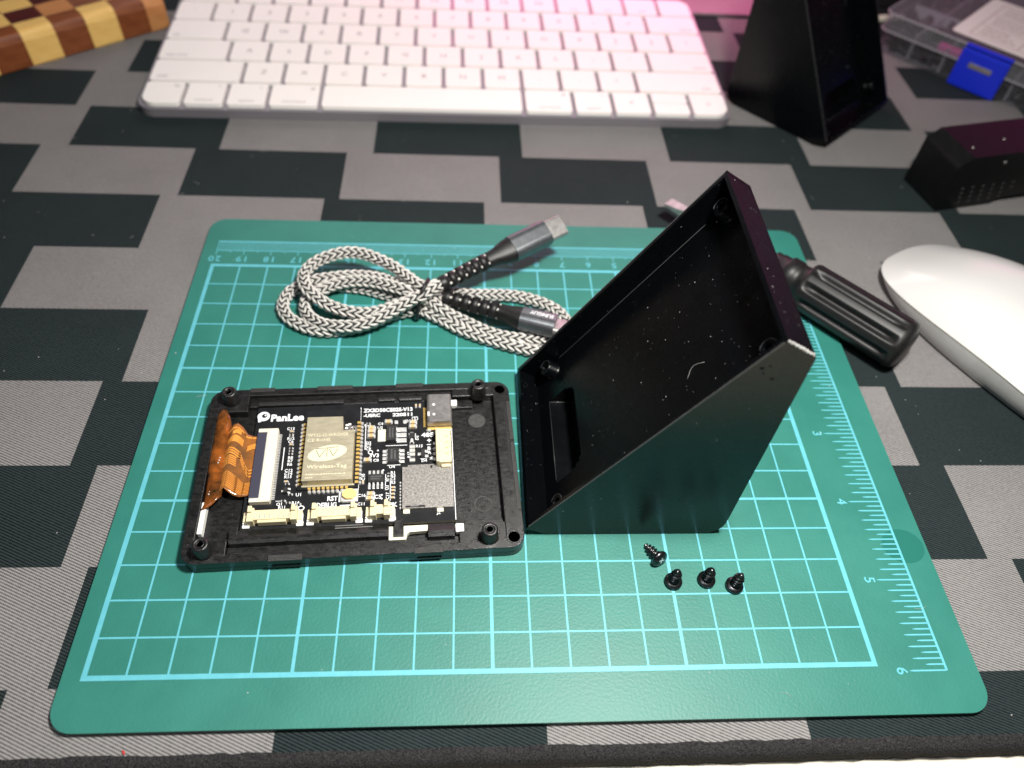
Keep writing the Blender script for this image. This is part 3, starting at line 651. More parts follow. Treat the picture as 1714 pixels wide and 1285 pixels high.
b = MB(); b.lathe([(0.105, 0), (0.105, 0.05), (0.065, 0.05), (0.065, 0.02), (0.035, 0.02), (0.03, 0.06), (0.01, 0.06)], 16, 0, Matrix.Translation((4.37, 4.22, 0.475))); b.box(4.24, 4.50, 4.10, 4.36, 0.474, 0.495)
b.build('antenna_socket', ['bright_steel'], rm)
for cx_, cy_ in ((4.16, 4.16), (4.18, 4.27), (4.19, 4.38), (4.27, 4.41)):
    b = MB(); b.box(cx_ - 0.045, cx_ + 0.045, cy_ - 0.03, cy_ + 0.03, 0.474, 0.52, 0); b.build('tiny_part', ['white'], rm, 0.008)

# reset button
b = MB(); b.box(4.12, 4.61, 1.72, 2.14, 0.40, 0.47); b.box(4.16, 4.57, 1.70, 1.76, 0.40, 0.52); rb = b.build('reset_button', ['solder'], dev, 0.02)
b = MB(); b.prism([(4.365 + 0.205 * math.cos(R(a + 22.5)), 1.93 + 0.175 * math.sin(R(a + 22.5))) for a in range(0, 360, 45)], 0.46, 0.56); b.build('plunger', ['button'], rb, 0.025)


def side_connector(u0, u1, npin):
    """small side-entry wire socket"""
    b = MB(); a, c = u0 + 0.17, u1 - 0.17
    b.box(a, c, 1.17, 1.43, 0.40, 0.655); b.box(a, c, 1.40, 1.50, 0.40, 0.60)
    for x0, x1 in ((a - 0.02, a + 0.16), (c - 0.16, c + 0.02)): b.box(x0, x1, 1.10, 1.52, 0.40, 0.70); b.box(x0 + 0.02, x1 - 0.05, 1.35, 1.54, 0.40, 0.79)
    if c - a > 0.75:
        b.box(a + 0.26, c - 0.28, 1.09, 1.20, 0.42, 0.62)
    for x0, x1 in ((u0 + 0.03, a + 0.02), (c - 0.02, u1 - 0.03)): b.box(x0, x1, 1.16, 1.46, 0.40, 0.56)
    cn = b.build('wire_socket', ['cream'], dev, 0.014)
    b = MB()
    for k in range(npin):
        x = a + 0.20 + (c - a - 0.40) * (k / (npin - 1) if npin > 1 else 0.5); b.box(x - 0.012, x + 0.012, 1.20, 1.33, 0.653, 0.668)
    b.build('contact_row', ['solder'], cn, kind='stuff')
    for x in (u0 + 0.10, u1 - 0.10):
        b = MB(); b.box(x - 0.10, x + 0.10, 1.03, 1.18, 0.40, 0.455); b.box(x - 0.085, x - 0.04 if x < (u0 + u1) / 2 else x + 0.085, 1.12, 1.40, 0.40, 0.52); b.build('solder_lug', ['white'], cn, 0.025)


side_connector(1.49, 3.14, 8); side_connector(3.22, 4.76, 7); side_connector(4.82, 5.68, 2)
# upright four-way socket marked 485
b = MB(); b.prism(rrect(6.86, 2.74, 7.31, 3.93, 0.05, 3), 0.40, 0.74); b.box(6.86, 6.97, 2.74, 3.93, 0.7, 0.80); b.box(7.0, 7.28, 2.66, 2.86, 0.40, 0.62); b.box(6.95, 7.27, 3.82, 3.96, 0.40, 0.66)
us = b.build('upright_socket', ['cream'], dev, 0.025)
b = MB()
for k in range(4): b.box(7.15, 7.24, 3.05 + 0.2 * k - 0.018, 3.05 + 0.2 * k + 0.018, 0.738, 0.748)
b.build('contact_slots', ['tan'], us, kind='stuff')
b = MB()
for k in range(4): b.lathe([(0.06, 0), (0.05, 0.05), (0.02, 0.06)], 8, 0, Matrix.Translation((6.82, 3.06 + 0.19 * k, 0.40)))
b.build('solder_joints', ['solder'], us, kind='stuff')
# USB socket
b = MB(); xz = Matrix(((1, 0, 0, 0), (0, 0, -1, 0), (0, 1, 0, 0), (0, 0, 0, 1)))
b.prism(rrect(6.62, 0.405, 7.38, 0.72, 0.10, 5), -5.30, -4.24, 0, xz); us = b.build('usb_socket', ['bright_steel'], dev, 0.012)
b = MB()
for cx_, cy_ in ((6.83, 4.90), (6.83, 4.52)): b.lathe([(0.045, 0), (0.04, 0.012), (0.01, 0.014)], 12, 0, Matrix.Translation((cx_, cy_, 0.719)))
b.box(6.64, 6.70, 4.46, 4.62, 0.715, 0.727); b.build('spring_marks', ['white'], us)
b = MB()
for k in range(12): b.box(6.50, 6.61, 4.29 + k * 0.063 - 0.018, 4.29 + k * 0.063 + 0.018, 0.40, 0.43)
b.build('contact_row', ['gold'], us, kind='stuff')
b = MB(); b.box(6.62, 7.36, 4.14, 4.22, 0.40, 0.46); b.build('socket_tail', ['gold'], us, 0.01)
for cx_, cy_ in ((6.66, 4.15), (7.30, 4.13)): b = MB(); b.lathe([(0.075, 0), (0.06, 0.03), (0.02, 0.05)], 12, 0, Matrix.Translation((cx_, cy_, 0.40)) @ Matrix.Diagonal((1.1, 0.7, 1, 1))); b.build('solder_lug', ['solder'], us)
# memory card socket
b = MB(); b.prism([(5.86, 1.36), (7.31, 1.36), (7.33, 2.82), (6.02, 2.82), (6.02, 2.76), (5.86, 2.76)], 0.402, 0.53)
sd = b.build('card_socket', ['steel'], dev, 0.015)
b = MB(); b.box(6.68, 6.74, 2.68, 2.78, 0.528, 0.534); b.box(6.86, 7.10, 2.715, 2.73, 0.528, 0.534)
b.add([(6.86, 2.715, 0.534), (6.86, 2.73, 0.534), (6.79, 2.69, 0.534), (6.79, 2.675, 0.534)], [(0, 1, 2, 3)])
b.box(5.95, 6.50, 1.385, 1.45, 0.528, 0.534); b.build('cut_outs', ['black_matte'], sd)
b = MB(); b.prism([(6.08, 1.40), (6.34, 1.40), (6.21, 1.50)], 0.53, 0.56); b.build('spring_tongue', ['bright_steel'], sd)
for cx_, cy_ in ((5.97, 1.31), (6.92, 1.32)): b = MB(); b.box(cx_ - 0.09, cx_ + 0.10, cy_ - 0.07, cy_ + 0.07, 0.40, 0.47); b.build('solder_lug', ['ivory'], sd, 0.02)
b = MB()
for k in range(9): b.lathe([(0.032, 0), (0.028, 0.04), (0.01, 0.05)], 6, 0, Matrix.Translation((5.80, 1.45 + k * 0.105, 0.40)))
b.build('contact_row', ['solder'], sd, kind='stuff')


def chip(x0, x1, y0, y1, h, pads, mark=None, sideways=True, pw=0.05, pl=0.13):
    b = MB(); b.prism([(x0, y0), (x1, y0), (x1, y1), (x0, y1)], 0.415, 0.40 + h, 0, None, None, 0.06); c = b.build('chip', ['chip'], dev, 0.012)
    b = MB()
    for side, pos in pads:
        for p in pos:
            if side in 'LR':
                xx = x0 - pl if side == 'L' else x1; b.box(xx, xx + pl, p - pw, p + pw, 0.40, 0.43); xi = x0 if side == 'L' else x1; b.box(xi - 0.03, xi + 0.03, p - pw * 0.8, p + pw * 0.8, 0.42, 0.40 + h * 0.6)
            else:
                yy = y0 - pl if side == 'D' else y1; b.box(p - pw, p + pw, yy, yy + pl, 0.40, 0.43); yi = y0 if side == 'D' else y1; b.box(p - pw * 0.8, p + pw * 0.8, yi - 0.03, yi + 0.03, 0.42, 0.40 + h * 0.6)
    b.build('solder_pads', ['solder'], c, 0.012, kind='stuff')
    if mark:
        
        b = MB(); z = 0.402 + h; r_ = random.Random(mark)
        for line in (0.36, 0.64):                           # laser marks, unreadable at this size
            t_ = 0.2
            while t_ < 0.78:
                w_ = r_.uniform(0.03, 0.09); q = [(line - 0.08, t_), (line + 0.08, t_), (line + 0.08, t_ + w_), (line - 0.08, t_ + w_)]
                b.add([(x0 + (x1 - x0) * (a_ if sideways else c_), y0 + (y1 - y0) * (c_ if sideways else a_), z) for a_, c_ in q], [(0, 1, 2, 3)]); t_ += w_ + 0.03
        b.build('chip_marking', ['chip_mark'], c, kind='stuff')
    return c


c = chip(5.38, 5.68, 3.72, 4.31, 0.15, [('R', (3.80, 4.00, 4.20))], 11, True, 0.075, 0.30)
b = MB(); b.box(5.12, 5.37, 3.78, 4.22, 0.40, 0.44); b.box(5.17, 5.23, 3.83, 4.18, 0.439, 0.455); b.build('heat_tab', ['ivory'], c, 0.015)
chip(5.42, 5.77, 2.96, 3.48, 0.13, [('L', (3.03, 3.16, 3.29, 3.42)), ('R', (3.03, 3.16, 3.29, 3.42))], 12, True, 0.045, 0.15)
chip(4.86, 5.32, 2.30, 2.57, 0.13, [('D', (4.91, 5.03, 5.15, 5.27)), ('U', (4.91, 5.03, 5.15, 5.27))], 13, False, 0.036, 0.18)
chip(6.07, 6.22, 3.81, 4.01, 0.12, [('U', (6.14,)), ('D', (6.14,))], None, True, 0.05, 0.08)
chip(6.41, 6.53, 3.14, 3.42, 0.09, [('R', (3.19, 3.36)), ('L', (3.27,))], None, True, 0.045, 0.10)
chip(2.50, 2.62, 2.10, 2.28, 0.09, [('R', (2.13, 2.25)), ('L', (2.19,))], None, True, 0.03, 0.07)


def small_part(w, l, h, mid):
    b = MB(); b.box(-l / 2, -l * 0.27, -w / 2, w / 2, 0, h, 1); b.box(l * 0.27, l / 2, -w / 2, w / 2, 0, h, 1); b.box(-l * 0.27, l * 0.27, -w * 0.46, w * 0.46, 0, h * 0.96, 0)
    b.box(-l * 0.62, -l * 0.5, -w * 0.5, w * 0.5, 0, h * 0.4, 1); b.box(l * 0.5, l * 0.62, -w * 0.5, w * 0.5, 0, h * 0.4, 1)
    return b.mesh('chip_capacitor' if mid == 'tan' else 'chip_resistor', [mid, 'solder'])


big, tiny, res = small_part(0.125, 0.20, 0.10, 'tan'), small_part(0.06, 0.11, 0.05, 'tan'), small_part(0.06, 0.11, 0.04, 'chip')
for me, spots in ((big, ((5.43, 4.49, 0), (4.93, 4.28, 0), (4.92, 4.15, 0), (4.92, 3.98, 0), (6.18, 4.43, 0), (6.17, 4.28, 0), (4.83, 3.11, 0), (4.96, 1.94, 0), (4.93, 1.80, 0))),
                  (tiny, ((4.73, 2.37, 90), (5.58, 1.92, 0), (5.59, 2.14, 0), (5.59, 2.04, 0), (5.58, 1.80, 0), (2.54, 4.28, 0), (2.57, 3.80, 0), (2.54, 2.50, 0), (6.28, 5.10, 90), (6.40, 5.10, 90))),
                  (res, ((2.58, 3.66, 0), (2.58, 3.56, 0), (2.58, 3.46, 0), (2.54, 4.16, 0), (2.54, 4.10, 0), (2.58, 2.42, 0), (2.66, 1.79, 0), (2.52, 1.86, 0), (6.14, 3.69, 0), (5.45, 2.58, 90), (5.45, 2.47, 90), (4.82, 4.47, 0), (2.70, 2.06, 0), (2.96, 1.73, 0)))):
    for x, y_, r in spots:
        o = link(me.name, me, dev); o.location = (x, y_, 0.401); o.rotation_euler = (0, 0, R(r))
for yy in (3.54, 3.40, 3.26, 3.06):                                                          # four-way resistor packs
    b = MB(); b.box(6.07, 6.23, yy - 0.035, yy + 0.035, 0.40, 0.44, 0)
    for k in range(4): b.box(6.075 + k * 0.04, 6.10 + k * 0.04, yy - 0.065, yy + 0.065, 0.40, 0.446, 1)
    b.build('resistor_pack', ['ivory', 'solder'], dev)
for x, y_ in ((5.67, 4.47), (5.93, 4.47)): b = MB(); b.box(x - 0.055, x + 0.055, y_ - 0.06, y_ + 0.06, 0.40, 0.47); b.build('solder_pad', ['solder'], dev, 0.02)
for x0, x1, y0, y1 in ((7.36, 7.56, 5.03, 5.25), (7.33, 7.57, 0.58, 0.84)): b = MB(); b.box(x0, x1, y0, y1, 0.3, 0.48); b.build('white_pad', ['white'], dev, 0.025)
b = MB(); b.prism([(5.49, 0.44), (5.96, 0.44), (5.99, 0.60), (6.05, 0.66), (6.56, 0.68), (6.56, 0.86), (5.49, 0.86)], 0.30, 0.44)
b.build('light_guide', ['ivory'], dev, 0.02)
b = MB(); rnd = random.Random(5)
for k in range(420):
    x, y_ = (rnd.uniform(7.45, 9.2), rnd.uniform(0.1, 5.9)) if k < 240 else (rnd.uniform(0.05, 7.4), rnd.choice((rnd.uniform(0.02, 0.24), rnd.uniform(0.55, 0.95), rnd.uniform(5.3, 5.85))))
    if k > 370: x, y_ = rnd.uniform(0.45, 1.4), rnd.uniform(0.6, 5.2)
    z = 0.216 if 7.45 < x < 8.7 and 0.86 < y_ < 5.3 else (0.50 if y_ > 5.67 or y_ < 0.23 or x > 8.98 or x < 0.29 else (0.216 if k > 370 else 0.0))
    if z == 0: z = 0.55 if y_ < 1 else 0.382
    r = 0.004 + 0.007 * rnd.random() ** 3; a = rnd.uniform(0, 6)
    b.add([(x + r * math.cos(a + t) * (1 + (i % 2)), y_ + r * math.sin(a + t), z + 0.001) for i, t in enumerate((0, 2.1, 4.2))] + [(x, y_, z + r)], [(0, 1, 3), (1, 2, 3), (2, 0, 3)])
b.build('dust', ['dust'], dev, kind='stuff')

# ------------------------------------------------------------------ braided cable
A = [(8.33, 13.05, 1.0), (7.74, 13.07, 0.95), (7.28, 13.54, 0.9), (6.71, 14.04, 0.95), (6.21, 14.33, 1.0), (5.64, 14.57, 1.05), (5.07, 14.64, 1.05), (4.49, 14.51, 1.0), (3.99, 14.28, 0.9), (3.7, 13.91, 0.85), (3.62, 13.48, 0.8), (3.82, 12.95, 0.8), (4.17, 12.6, 0.75), (4.63, 12.27, 0.7), (5.21, 12.06, 0.65), (5.81, 12.02, 0.6), (6.34, 12.13, 0.6), (6.86, 12.34, 0.65), (7.39, 12.56, 0.7), (7.75, 12.67, 0.75), (8.11, 12.62, 0.6), (8.63, 12.21, 0.5), (9.18, 11.99, 0.35), (9.83, 11.62, 0.3), (10.37, 11.41, 0.25), (10.91, 11.27, 0.25), (11.45, 11.22, 0.25), (12.2, 11.2, 0.25)]
B = [(8.02, 13.1, 0.55), (7.62, 13.14, 0.6), (7.16, 13.4, 0.55), (6.58, 13.82, 0.45), (6.0, 14.05, 0.4), (5.42, 14.17, 0.35), (4.86, 14.12, 0.35), (4.32, 14.01, 0.35), (3.89, 13.89, 0.35), (3.43, 13.63, 0.3), (3.12, 13.44, 0.25), (2.97, 13.11, 0.23), (2.94, 12.65, 0.22), (3.15, 12.19, 0.22), (3.52, 11.87, 0.22), (3.97, 11.63, 0.22), (4.48, 11.52, 0.22), (5.0, 11.58, 0.22), (5.55, 11.71, 0.22), (6.14, 11.96, 0.25), (6.74, 12.28, 0.3), (7.38, 12.5, 0.3), (7.74, 12.56, 0.25), (8.01, 12.4, 0.25), (8.56, 12.08, 0.22), (9.11, 11.69, 0.22), (9.69, 11.4, 0.22), (10.26, 11.16, 0.22), (10.9, 10.93, 0.22), (11.6, 10.72, 0.22), (12.3, 10.62, 0.22), (12.9, 10.7, 0.22)]
Cc = [(8.02, 13.14, 0.3), (7.61, 13.08, 0.35), (7.3, 13.03, 0.7), (6.81, 13.23, 0.7), (6.24, 13.48, 0.65), (5.68, 13.63, 0.6), (5.12, 13.63, 0.55), (4.61, 13.5, 0.5), (4.16, 13.22, 0.45), (3.84, 12.98, 0.4), (3.71, 12.69, 0.35), (3.84, 12.23, 0.35), (4.19, 11.81, 0.4), (4.61, 11.57, 0.45), (5.15, 11.48, 0.5), (5.68, 11.49, 0.55), (6.2, 11.65, 0.65), (6.65, 11.88, 0.75), (7.14, 12.15, 0.9), (7.52, 12.36, 1.0), (7.77, 12.44, 1.05), (8.09, 12.7, 1.1), (8.44, 13.0, 1.1), (8.66, 13.14, 1.15)]
D_ = [(8.02, 12.98, 0.25), (7.54, 12.97, 0.25), (6.9, 13.2, 0.22), (6.4, 13.4, 0.22), (5.83, 13.61, 0.22), (5.37, 13.71, 0.22), (4.85, 13.75, 0.22), (4.4, 13.79, 0.22), (3.95, 13.4, 0.22)]
E_c = [(7.65, 12.92, 0.3), (8.1, 13.04, 0.4), (8.84, 13.37, 0.3), (9.29, 13.35, 0.28), (9.85, 13.38, 0.25), (10.46, 13.39, 0.25), (11.06, 13.35, 0.25), (11.66, 13.18, 0.25), (12.18, 12.92, 0.25), (12.65, 12.5, 0.25), (12.85, 11.9, 0.25), (12.6, 11.4, 0.25), (12.2, 11.2, 0.25)]
F_ = [(7.66, 13.09, 0.6), (8.03, 12.99, 0.6), (8.47, 12.84, 0.6), (8.7, 12.74, 0.62)]
cable = thing('usb_cable', 'grey braided cable coiled up with a metal plug at each end', 'cable', (7.7, 12.7, 0))
OFF = Vector((7.7, 12.7, 0))
core, yarn = MB(), MB()
RC = 0.195
for strand in (A, B, Cc, D_, E_c, F_):
    pts = spline([Vector(p) - OFF for p in strand], 0.05); core.tube(pts, RC - 0.012, 10)
    fr = frames(pts); pitch, cols = 0.265, 8
    for j in range(int(len(pts) * 0.05 / pitch)):
        s0 = (j + 0.5) * pitch
        for c_ in range(cols):
            sg = 1 if c_ % 2 else -1; vs, fs = [], []; nu, nw = 5, 5
            for iu in range(nu):
                for iw in range(nw):
                    uu, ww = iu / (nu - 1) * 2 - 1, iw / (nw - 1) * 2 - 1
                    wid = 0.086 * (1 - 0.5 * abs(uu) ** 3); ang = (c_ + 0.5) * 2 * math.pi / cols + uu * 0.41; s = s0 + sg * uu * 0.125 + ww * wid
                    h = 0.062 * (1 - uu * uu * 0.6) * (1 - ww * ww) - 0.022
                    k = min(max(s / 0.05, 0), len(fr) - 1.001); i0 = int(k); t_ = k - i0
                    p = fr[i0][0].lerp(fr[i0 + 1][0], t_); n_ = fr[i0][2] * math.cos(ang) + fr[i0][3] * math.sin(ang); vs.append(p + n_ * (RC + h))
            for iu in range(nu - 1):
                for iw in range(nw - 1): a = iu * nw + iw; fs.append((a, a + 1, a + nw + 1, a + nw) if sg > 0 else (a, a + nw, a + nw + 1, a + 1))
            yarn.add(vs, fs, 0, None, True)
core.build('cable_core', ['yarn_black'], cable); yarn.build('braid', ['yarn'], cable, kind='stuff')


def plug(path, relief_end, neck_end, body_end, tip_end, label, up, text=None):
    p = [Vector(v) - OFF for v in path]
    start, re, ne, be, te = p[0], p[1], p[2], p[3], p[4]
    b = MB(); mm = axis_matrix(start, re, up); L = (re - start).length
    prof = []
    nseg = 6
    for k in range(nseg):
        z0 = L * k / nseg; z1 = L * (k + 0.80) / nseg; rr = 0.27 + 0.03 * k / nseg; prof += [(rr, z0), (rr + 0.012, (z0 + z1) / 2), (rr, z1), (rr - 0.06, z1 + 0.005), (rr - 0.06, L * (k + 1) / nseg - 0.005)]
    b.lathe(prof, 16, 0, mm)
    m2 = axis_matrix(re, ne, up); L2 = (ne - re).length
    vs, fs = [], []; n = 20
    for z, wx, wy in ((0, 0.27, 0.27), (L2 * 0.3, 0.29, 0.27), (L2 * 0.75, 0.42, 0.31), (L2, 0.45, 0.33)):
        for k in range(n):
            a = 2 * math.pi * k / n; ca, sa = math.cos(a), math.sin(a); vs.append((wx * abs(ca) ** 0.75 * (1 if ca > 0 else -1), wy * abs(sa) ** 0.75 * (1 if sa > 0 else -1), z))
    for i in range(3):
        for k in range(n): j = (k + 1) % n; fs.append((i * n + k, i * n + j, (i + 1) * n + j, (i + 1) * n + k))
    b.add(vs, fs, 0, m2, True)
    pl = b.build('plug', ['rubber'], cable, label=label)
    b = MB(); rnd = random.Random(2)
    for k in range(nseg):
        for a in (0.25, 0.75, 1.25, 1.75):
            z = L * (k + 0.9) / nseg; aa = (a + 0.5 * (k % 2)) * math.pi; rr = 0.235
            b.lathe([(0.045, -0.05), (0.05, 0), (0.045, 0.05)], 6, 0, mm @ Matrix.Translation((rr * math.cos(aa), rr * math.sin(aa), z)))
    b.build('relief_flecks', ['yarn'], pl, kind='stuff')
    b = MB(); m3 = axis_matrix(ne, be, up); L3 = (be - ne).length
    b.prism(rrect(-0.47, -0.34, 0.47, 0.34, 0.30, 7), 0.0, L3, 0, m3); b.build('metal_shell', ['gunmetal'], pl, 0.03)
    if text:
        b = MB(); m4 = m3 @ Matrix(((0, -1, 0, 0), (0, 0, 1, 0.343), (-1, 0, 0, 0), (0, 0, 0, 1)))
        b.text_fit(text, -(L3 - 0.10), -0.28, -0.11, 0.11, 0, 0, 0, 0.02, m4); b.build('shell_lettering', ['silk'], pl)
    b = MB(); m5 = axis_matrix(be, te, up); L5 = (te - be).length
    b.prism(rrect(-0.41, -0.125, 0.41, 0.125, 0.12, 6), -0.05, L5, 0, m5); b.build('metal_tip', ['bright_steel'], pl, 0.01)
    return pl


plug([(8.44, 12.95, 1.13), (10.04, 13.96, 1.35), (10.93, 14.48, 1.47), (12.22, 15.27, 1.62), (12.85, 15.65, 1.68)], 0, 0, 0, 0, 'free plug pointing up to the right with a bare metal tip', (0.15, -0.45, 1))
plug([(8.55, 12.80, 0.66), (10.48, 12.08, 0.70), (11.21, 11.79, 0.70), (12.36, 11.42, 0.70), (12.95, 11.23, 0.70)], 0, 0, 0, 0, 'lower plug lying towards the stand with white lettering', (0, 0.25, 1), 'SUNGUY')
b = MB(); loop = [(7.93, 12.62, 1.42), (7.78, 12.38, 1.22), (7.66, 12.20, 0.75), (7.62, 12.18, 0.30), (7.66, 12.38, 0.05), (7.80, 12.90, 0.05), (7.90, 13.38, 0.12), (7.98, 13.45, 0.6), (8.0, 13.1, 1.22)]
pts = spline(loop + loop[:1], 0.08); pts = pts[:-1]
b.tube(pts, 0.07, 8, 0, True); o = b.build('cable_tie', ['rubber']); tag(o, 'thin black elastic tie cinching the middle of the braided cable', 'cable tie')

# ------------------------------------------------------------------ four little screws
def screw_meshes():
    b = MB(); n = 20
    b.lathe([(0.10, 0.0), (0.20, 0.012), (0.245, 0.06), (0.25, 0.10), (0.235, 0.135), (0.10, 0.15)], 24)
    head = b.mesh('head', ['screw'])
    b = MB(); vs, fs = [], []; nz = 46; z0, z1 = 0.14, 0.72; p = 0.112
    for i in range(nz + 1):
        z = z0 + (z1 - z0) * i / nz
        for k in range(n):
            a = 2 * math.pi * k / n; ph = ((z - z0) / p - k / n) % 1.0; th = max(0.0, 1 - abs(ph - 0.5) / 0.30)
            tp = min(1.0, (z1 - z) / 0.40 + 0.42); r = (0.098 + 0.066 * th * min(1, (z - z0) / 0.05)) * tp
            vs.append((r * math.cos(a), r * math.sin(a), z))
    for i in range(nz):
        for k in range(n): j = (k + 1) % n; fs.append((i * n + k, i * n + j, (i + 1) * n + j, (i + 1) * n + k))
    fs.append(tuple(range(nz * n, nz * n + n))); b.add(vs, fs, 0, None, True)
    shank = b.mesh('threaded_shank', ['screw'])
    b = MB()
    for a in (0, 90):
        b.box(-0.09, 0.09, -0.018, 0.018, -0.004, 0.05, 0, Matrix.Rotation(R(a + 20), 4, 'Z') @ Matrix.Translation((0, 0, 0.0015 * a / 90)))
    rec = b.mesh('cross_recess', ['solder'])  # pale material paints the white glint inside the recess
    return head, shank, rec


HD, SK, RC_ = screw_meshes()
def screw(loc, label, rot=(0, 0, 0)):
    t = thing('screw', label, 'screw', loc, 0, 'short black screws on the mat'); t.rotation_euler = rot
    link('head', HD, t); link('threaded_shank', SK, t); link('cross_recess', RC_, t)
    return t


screw((15.03, 2.34, 0.001), 'left upright black screw, closest to the screw lying on its side', (0, 0, 0.4))
screw((15.97, 2.38, 0.001), 'upright black screw between two other upright screws', (0, 0, 1.3))
screw((16.72, 2.20, 0.001), 'upright black screw at the right-hand end of its row', (R(2), 0, 2.2))
d = Vector((-0.34, 0.60, -0.20)); t = screw((14.76, 2.88, 0.235), 'black screw lying on its side with the cross recess showing')
t.rotation_euler = d.to_track_quat('Z', 'Y').to_euler()

# ------------------------------------------------------------------ screwdriver
p0, p1 = Vector((24.52, 10.45, 0.80)), Vector((17.45, 18.35, 0.80))
sdv = thing('screwdriver', 'black fluted screwdriver lying behind the stand, half on the mat', 'screwdriver', tuple(p0)); sdv.matrix_world = axis_matrix(p0, p1)
LT = (p1 - p0).length
def flute(r, z, a):
    g = max(0.0, math.cos(a * 9)); k = min(1, max(0, (z - 0.36) / 0.22)) * min(1, max(0, (4.0 - z) / 0.2))
    return r * (1 - 0.22 * k * g ** 0.6)
b = MB(); prof = [(0.25, 0.0), (0.62, 0.02), (0.82, 0.10), (0.90, 0.22), (0.93, 0.36)] + [(0.93, 0.42 + 0.235 * i) for i in range(16)] + [(0.93, 4.05), (0.90, 4.14), (0.84, 4.18), (0.66, 4.20), (0.66, 4.55), (0.70, 4.60), (0.70, 4.98), (0.66, 5.02), (0.60, 5.06), (0.60, 5.35), (0.56, 5.40), (0.56, 5.62), (0.46, 5.68), (0.42, 5.9), (0.28, 6.0)]
b.lathe(prof, 128, 0, None, True, flute); b.build('handle', ['rubber'], sdv)
b = MB(); b.lathe([(0.2, 5.5), (0.2, LT - 1.0)], 14); vs = [(-0.17, -0.17, LT - 1.0), (0.17, -0.17, LT - 1.0), (0.17, 0.17, LT - 1.0), (-0.17, 0.17, LT - 1.0), (-0.26, -0.035, LT), (0.26, -0.035, LT), (0.26, 0.035, LT), (-0.26, 0.035, LT)]
b.add(vs, [(0, 1, 5, 4), (1, 2, 6, 5), (2, 3, 7, 6), (3, 0, 4, 7), (4, 5, 6, 7), (3, 2, 1, 0)]); b.build('blade', ['bright_steel'], sdv)

# ------------------------------------------------------------------ mouse
mo = thing('mouse', 'white wireless mouse with grey metal base beside the screwdriver', 'mouse', (29.35, 11.2, -0.2), R(-61))
def outline(a, sc=1.0):
    c_, s_ = math.cos(a), math.sin(a); e = 2 / 2.7
    return 5.72 * sc * abs(c_) ** e * (1 if c_ >= 0 else -1), 2.9 * sc * abs(s_) ** e * (1 if s_ >= 0 else -1)
def seam(x): return 0.42 + 0.75 * (1 - (x / 5.72) ** 2)
n, nr = 72, 14
b = MB(); vs, fs = [], []
for i in range(nr + 1):
    r = (1 - i / nr)
    for k in range(n):
        x, y_ = outline(2 * math.pi * k / n, max(r, 0.001)); q = math.sin(math.acos(min(1, r)))
        H = 0.62 + 1.55 * (1 - (x / 5.72) ** 2) ** 0.8; z = seam(x if i else x); z = z + max(0, H - z) * (1 - r ** 3.2) + 0.10 * q
        vs.append((x, y_, z))
for i in range(nr):
    for k in range(n): j = (k + 1) % n; fs.append((i * n + k, i * n + j, (i + 1) * n + j, (i + 1) * n + k))
b.add(vs, fs, 0, None, True); b.build('top_shell', ['mouse_top'], mo)
b = MB(); vs, fs = [], []
lv = [(0.993, 0.0), (0.992, 0.08), (0.975, 0.4), (0.945, 0.72), (0.90, 0.95), (0.86, 1.0)]
for sc, f in lv:
    for k in range(n):
        x, y_ = outline(2 * math.pi * k / n, sc); z = seam(x) * (1 - f) + 0.04 * f; vs.append((x, y_, z))
for i in range(len(lv) - 1):
    for k in range(n): j = (k + 1) % n; fs.append((i * n + k, (i + 1) * n + k, (i + 1) * n + j, i * n + j))
fs.append(tuple(range((len(lv) - 1) * n, len(lv) * n))); b.add(vs, fs, 0, None, True); b.build('metal_base', ['mouse_base'], mo)
b = MB(); b.tube([(*outline(2 * math.pi * k / n, 0.993), seam(outline(2 * math.pi * k / n)[0]) - 0.01) for k in range(n)], 0.022, 6, 0, True); b.build('seam_line', ['seam'], mo)

# ------------------------------------------------------------------ keyboard
kb = thing('keyboard', 'slim white keyboard with a silver tray at the back of the desk', 'keyboard', (-5.36, 24.95, -0.2), R(1.05)); kb.rotation_euler = (R(2.2), 0, R(1.05))
KW, KD = 27.3, 11.3; u = KW / 14.68
b = MB(); b.prism(rrect(0, 0, KW, KD, 0.75, 8), 0.02, 0.43); b.build('tray', ['kb_alu'], kb, 0.05, 3)
caps = {}
def key_mesh(w, h, corner=None):
    k = (round(w, 3), round(h, 3), corner)
    if k not in caps:
        pl = rrect(0, 0, w, h, 0.12, 4)
        if corner:
            q = rrect(0, 0, w, h, 0.62, 6); sel = {'bl': (3,), 'br': (0,), 'tl': (2,), 'tr': (1,)}[corner]; pl = []
            sm, lg = rrect(0, 0, w, h, 0.12, 6), q
            for c_ in range(4): pl += (lg if c_ in sel else sm)[c_ * 7:(c_ + 1) * 7]
        b = MB(); b.prism(pl, 0.43, 0.60, 0); caps[k] = b.mesh('key', ['key'])
    return caps[k]


G = 0.20
def key(x, y_, w, h, leg=None, corner=None, corner_text=None):
    o = link('key', key_mesh(w, h, corner), kb, 0.035, 2); o.location = (x, y_, 0)
    if leg or corner_text:
        b = MB(); z = 0.602
        if leg and len(leg) > 2: b.text(leg, 0.27, (0.20 + 0.065 * len(leg)) if leg in ('shift', 'caps lock', 'tab') else (w - 0.25 - 0.065 * len(leg) if leg in ('return', 'delete', 'shift ') else w / 2), 0.32, z)
        elif leg: b.text(leg, 0.46, w / 2, h / 2, z)
        if corner_text: b.text(corner_text, 0.32, *((w - 0.3, h - 0.3)), z)
        b.build('legend', ['legend'], o)


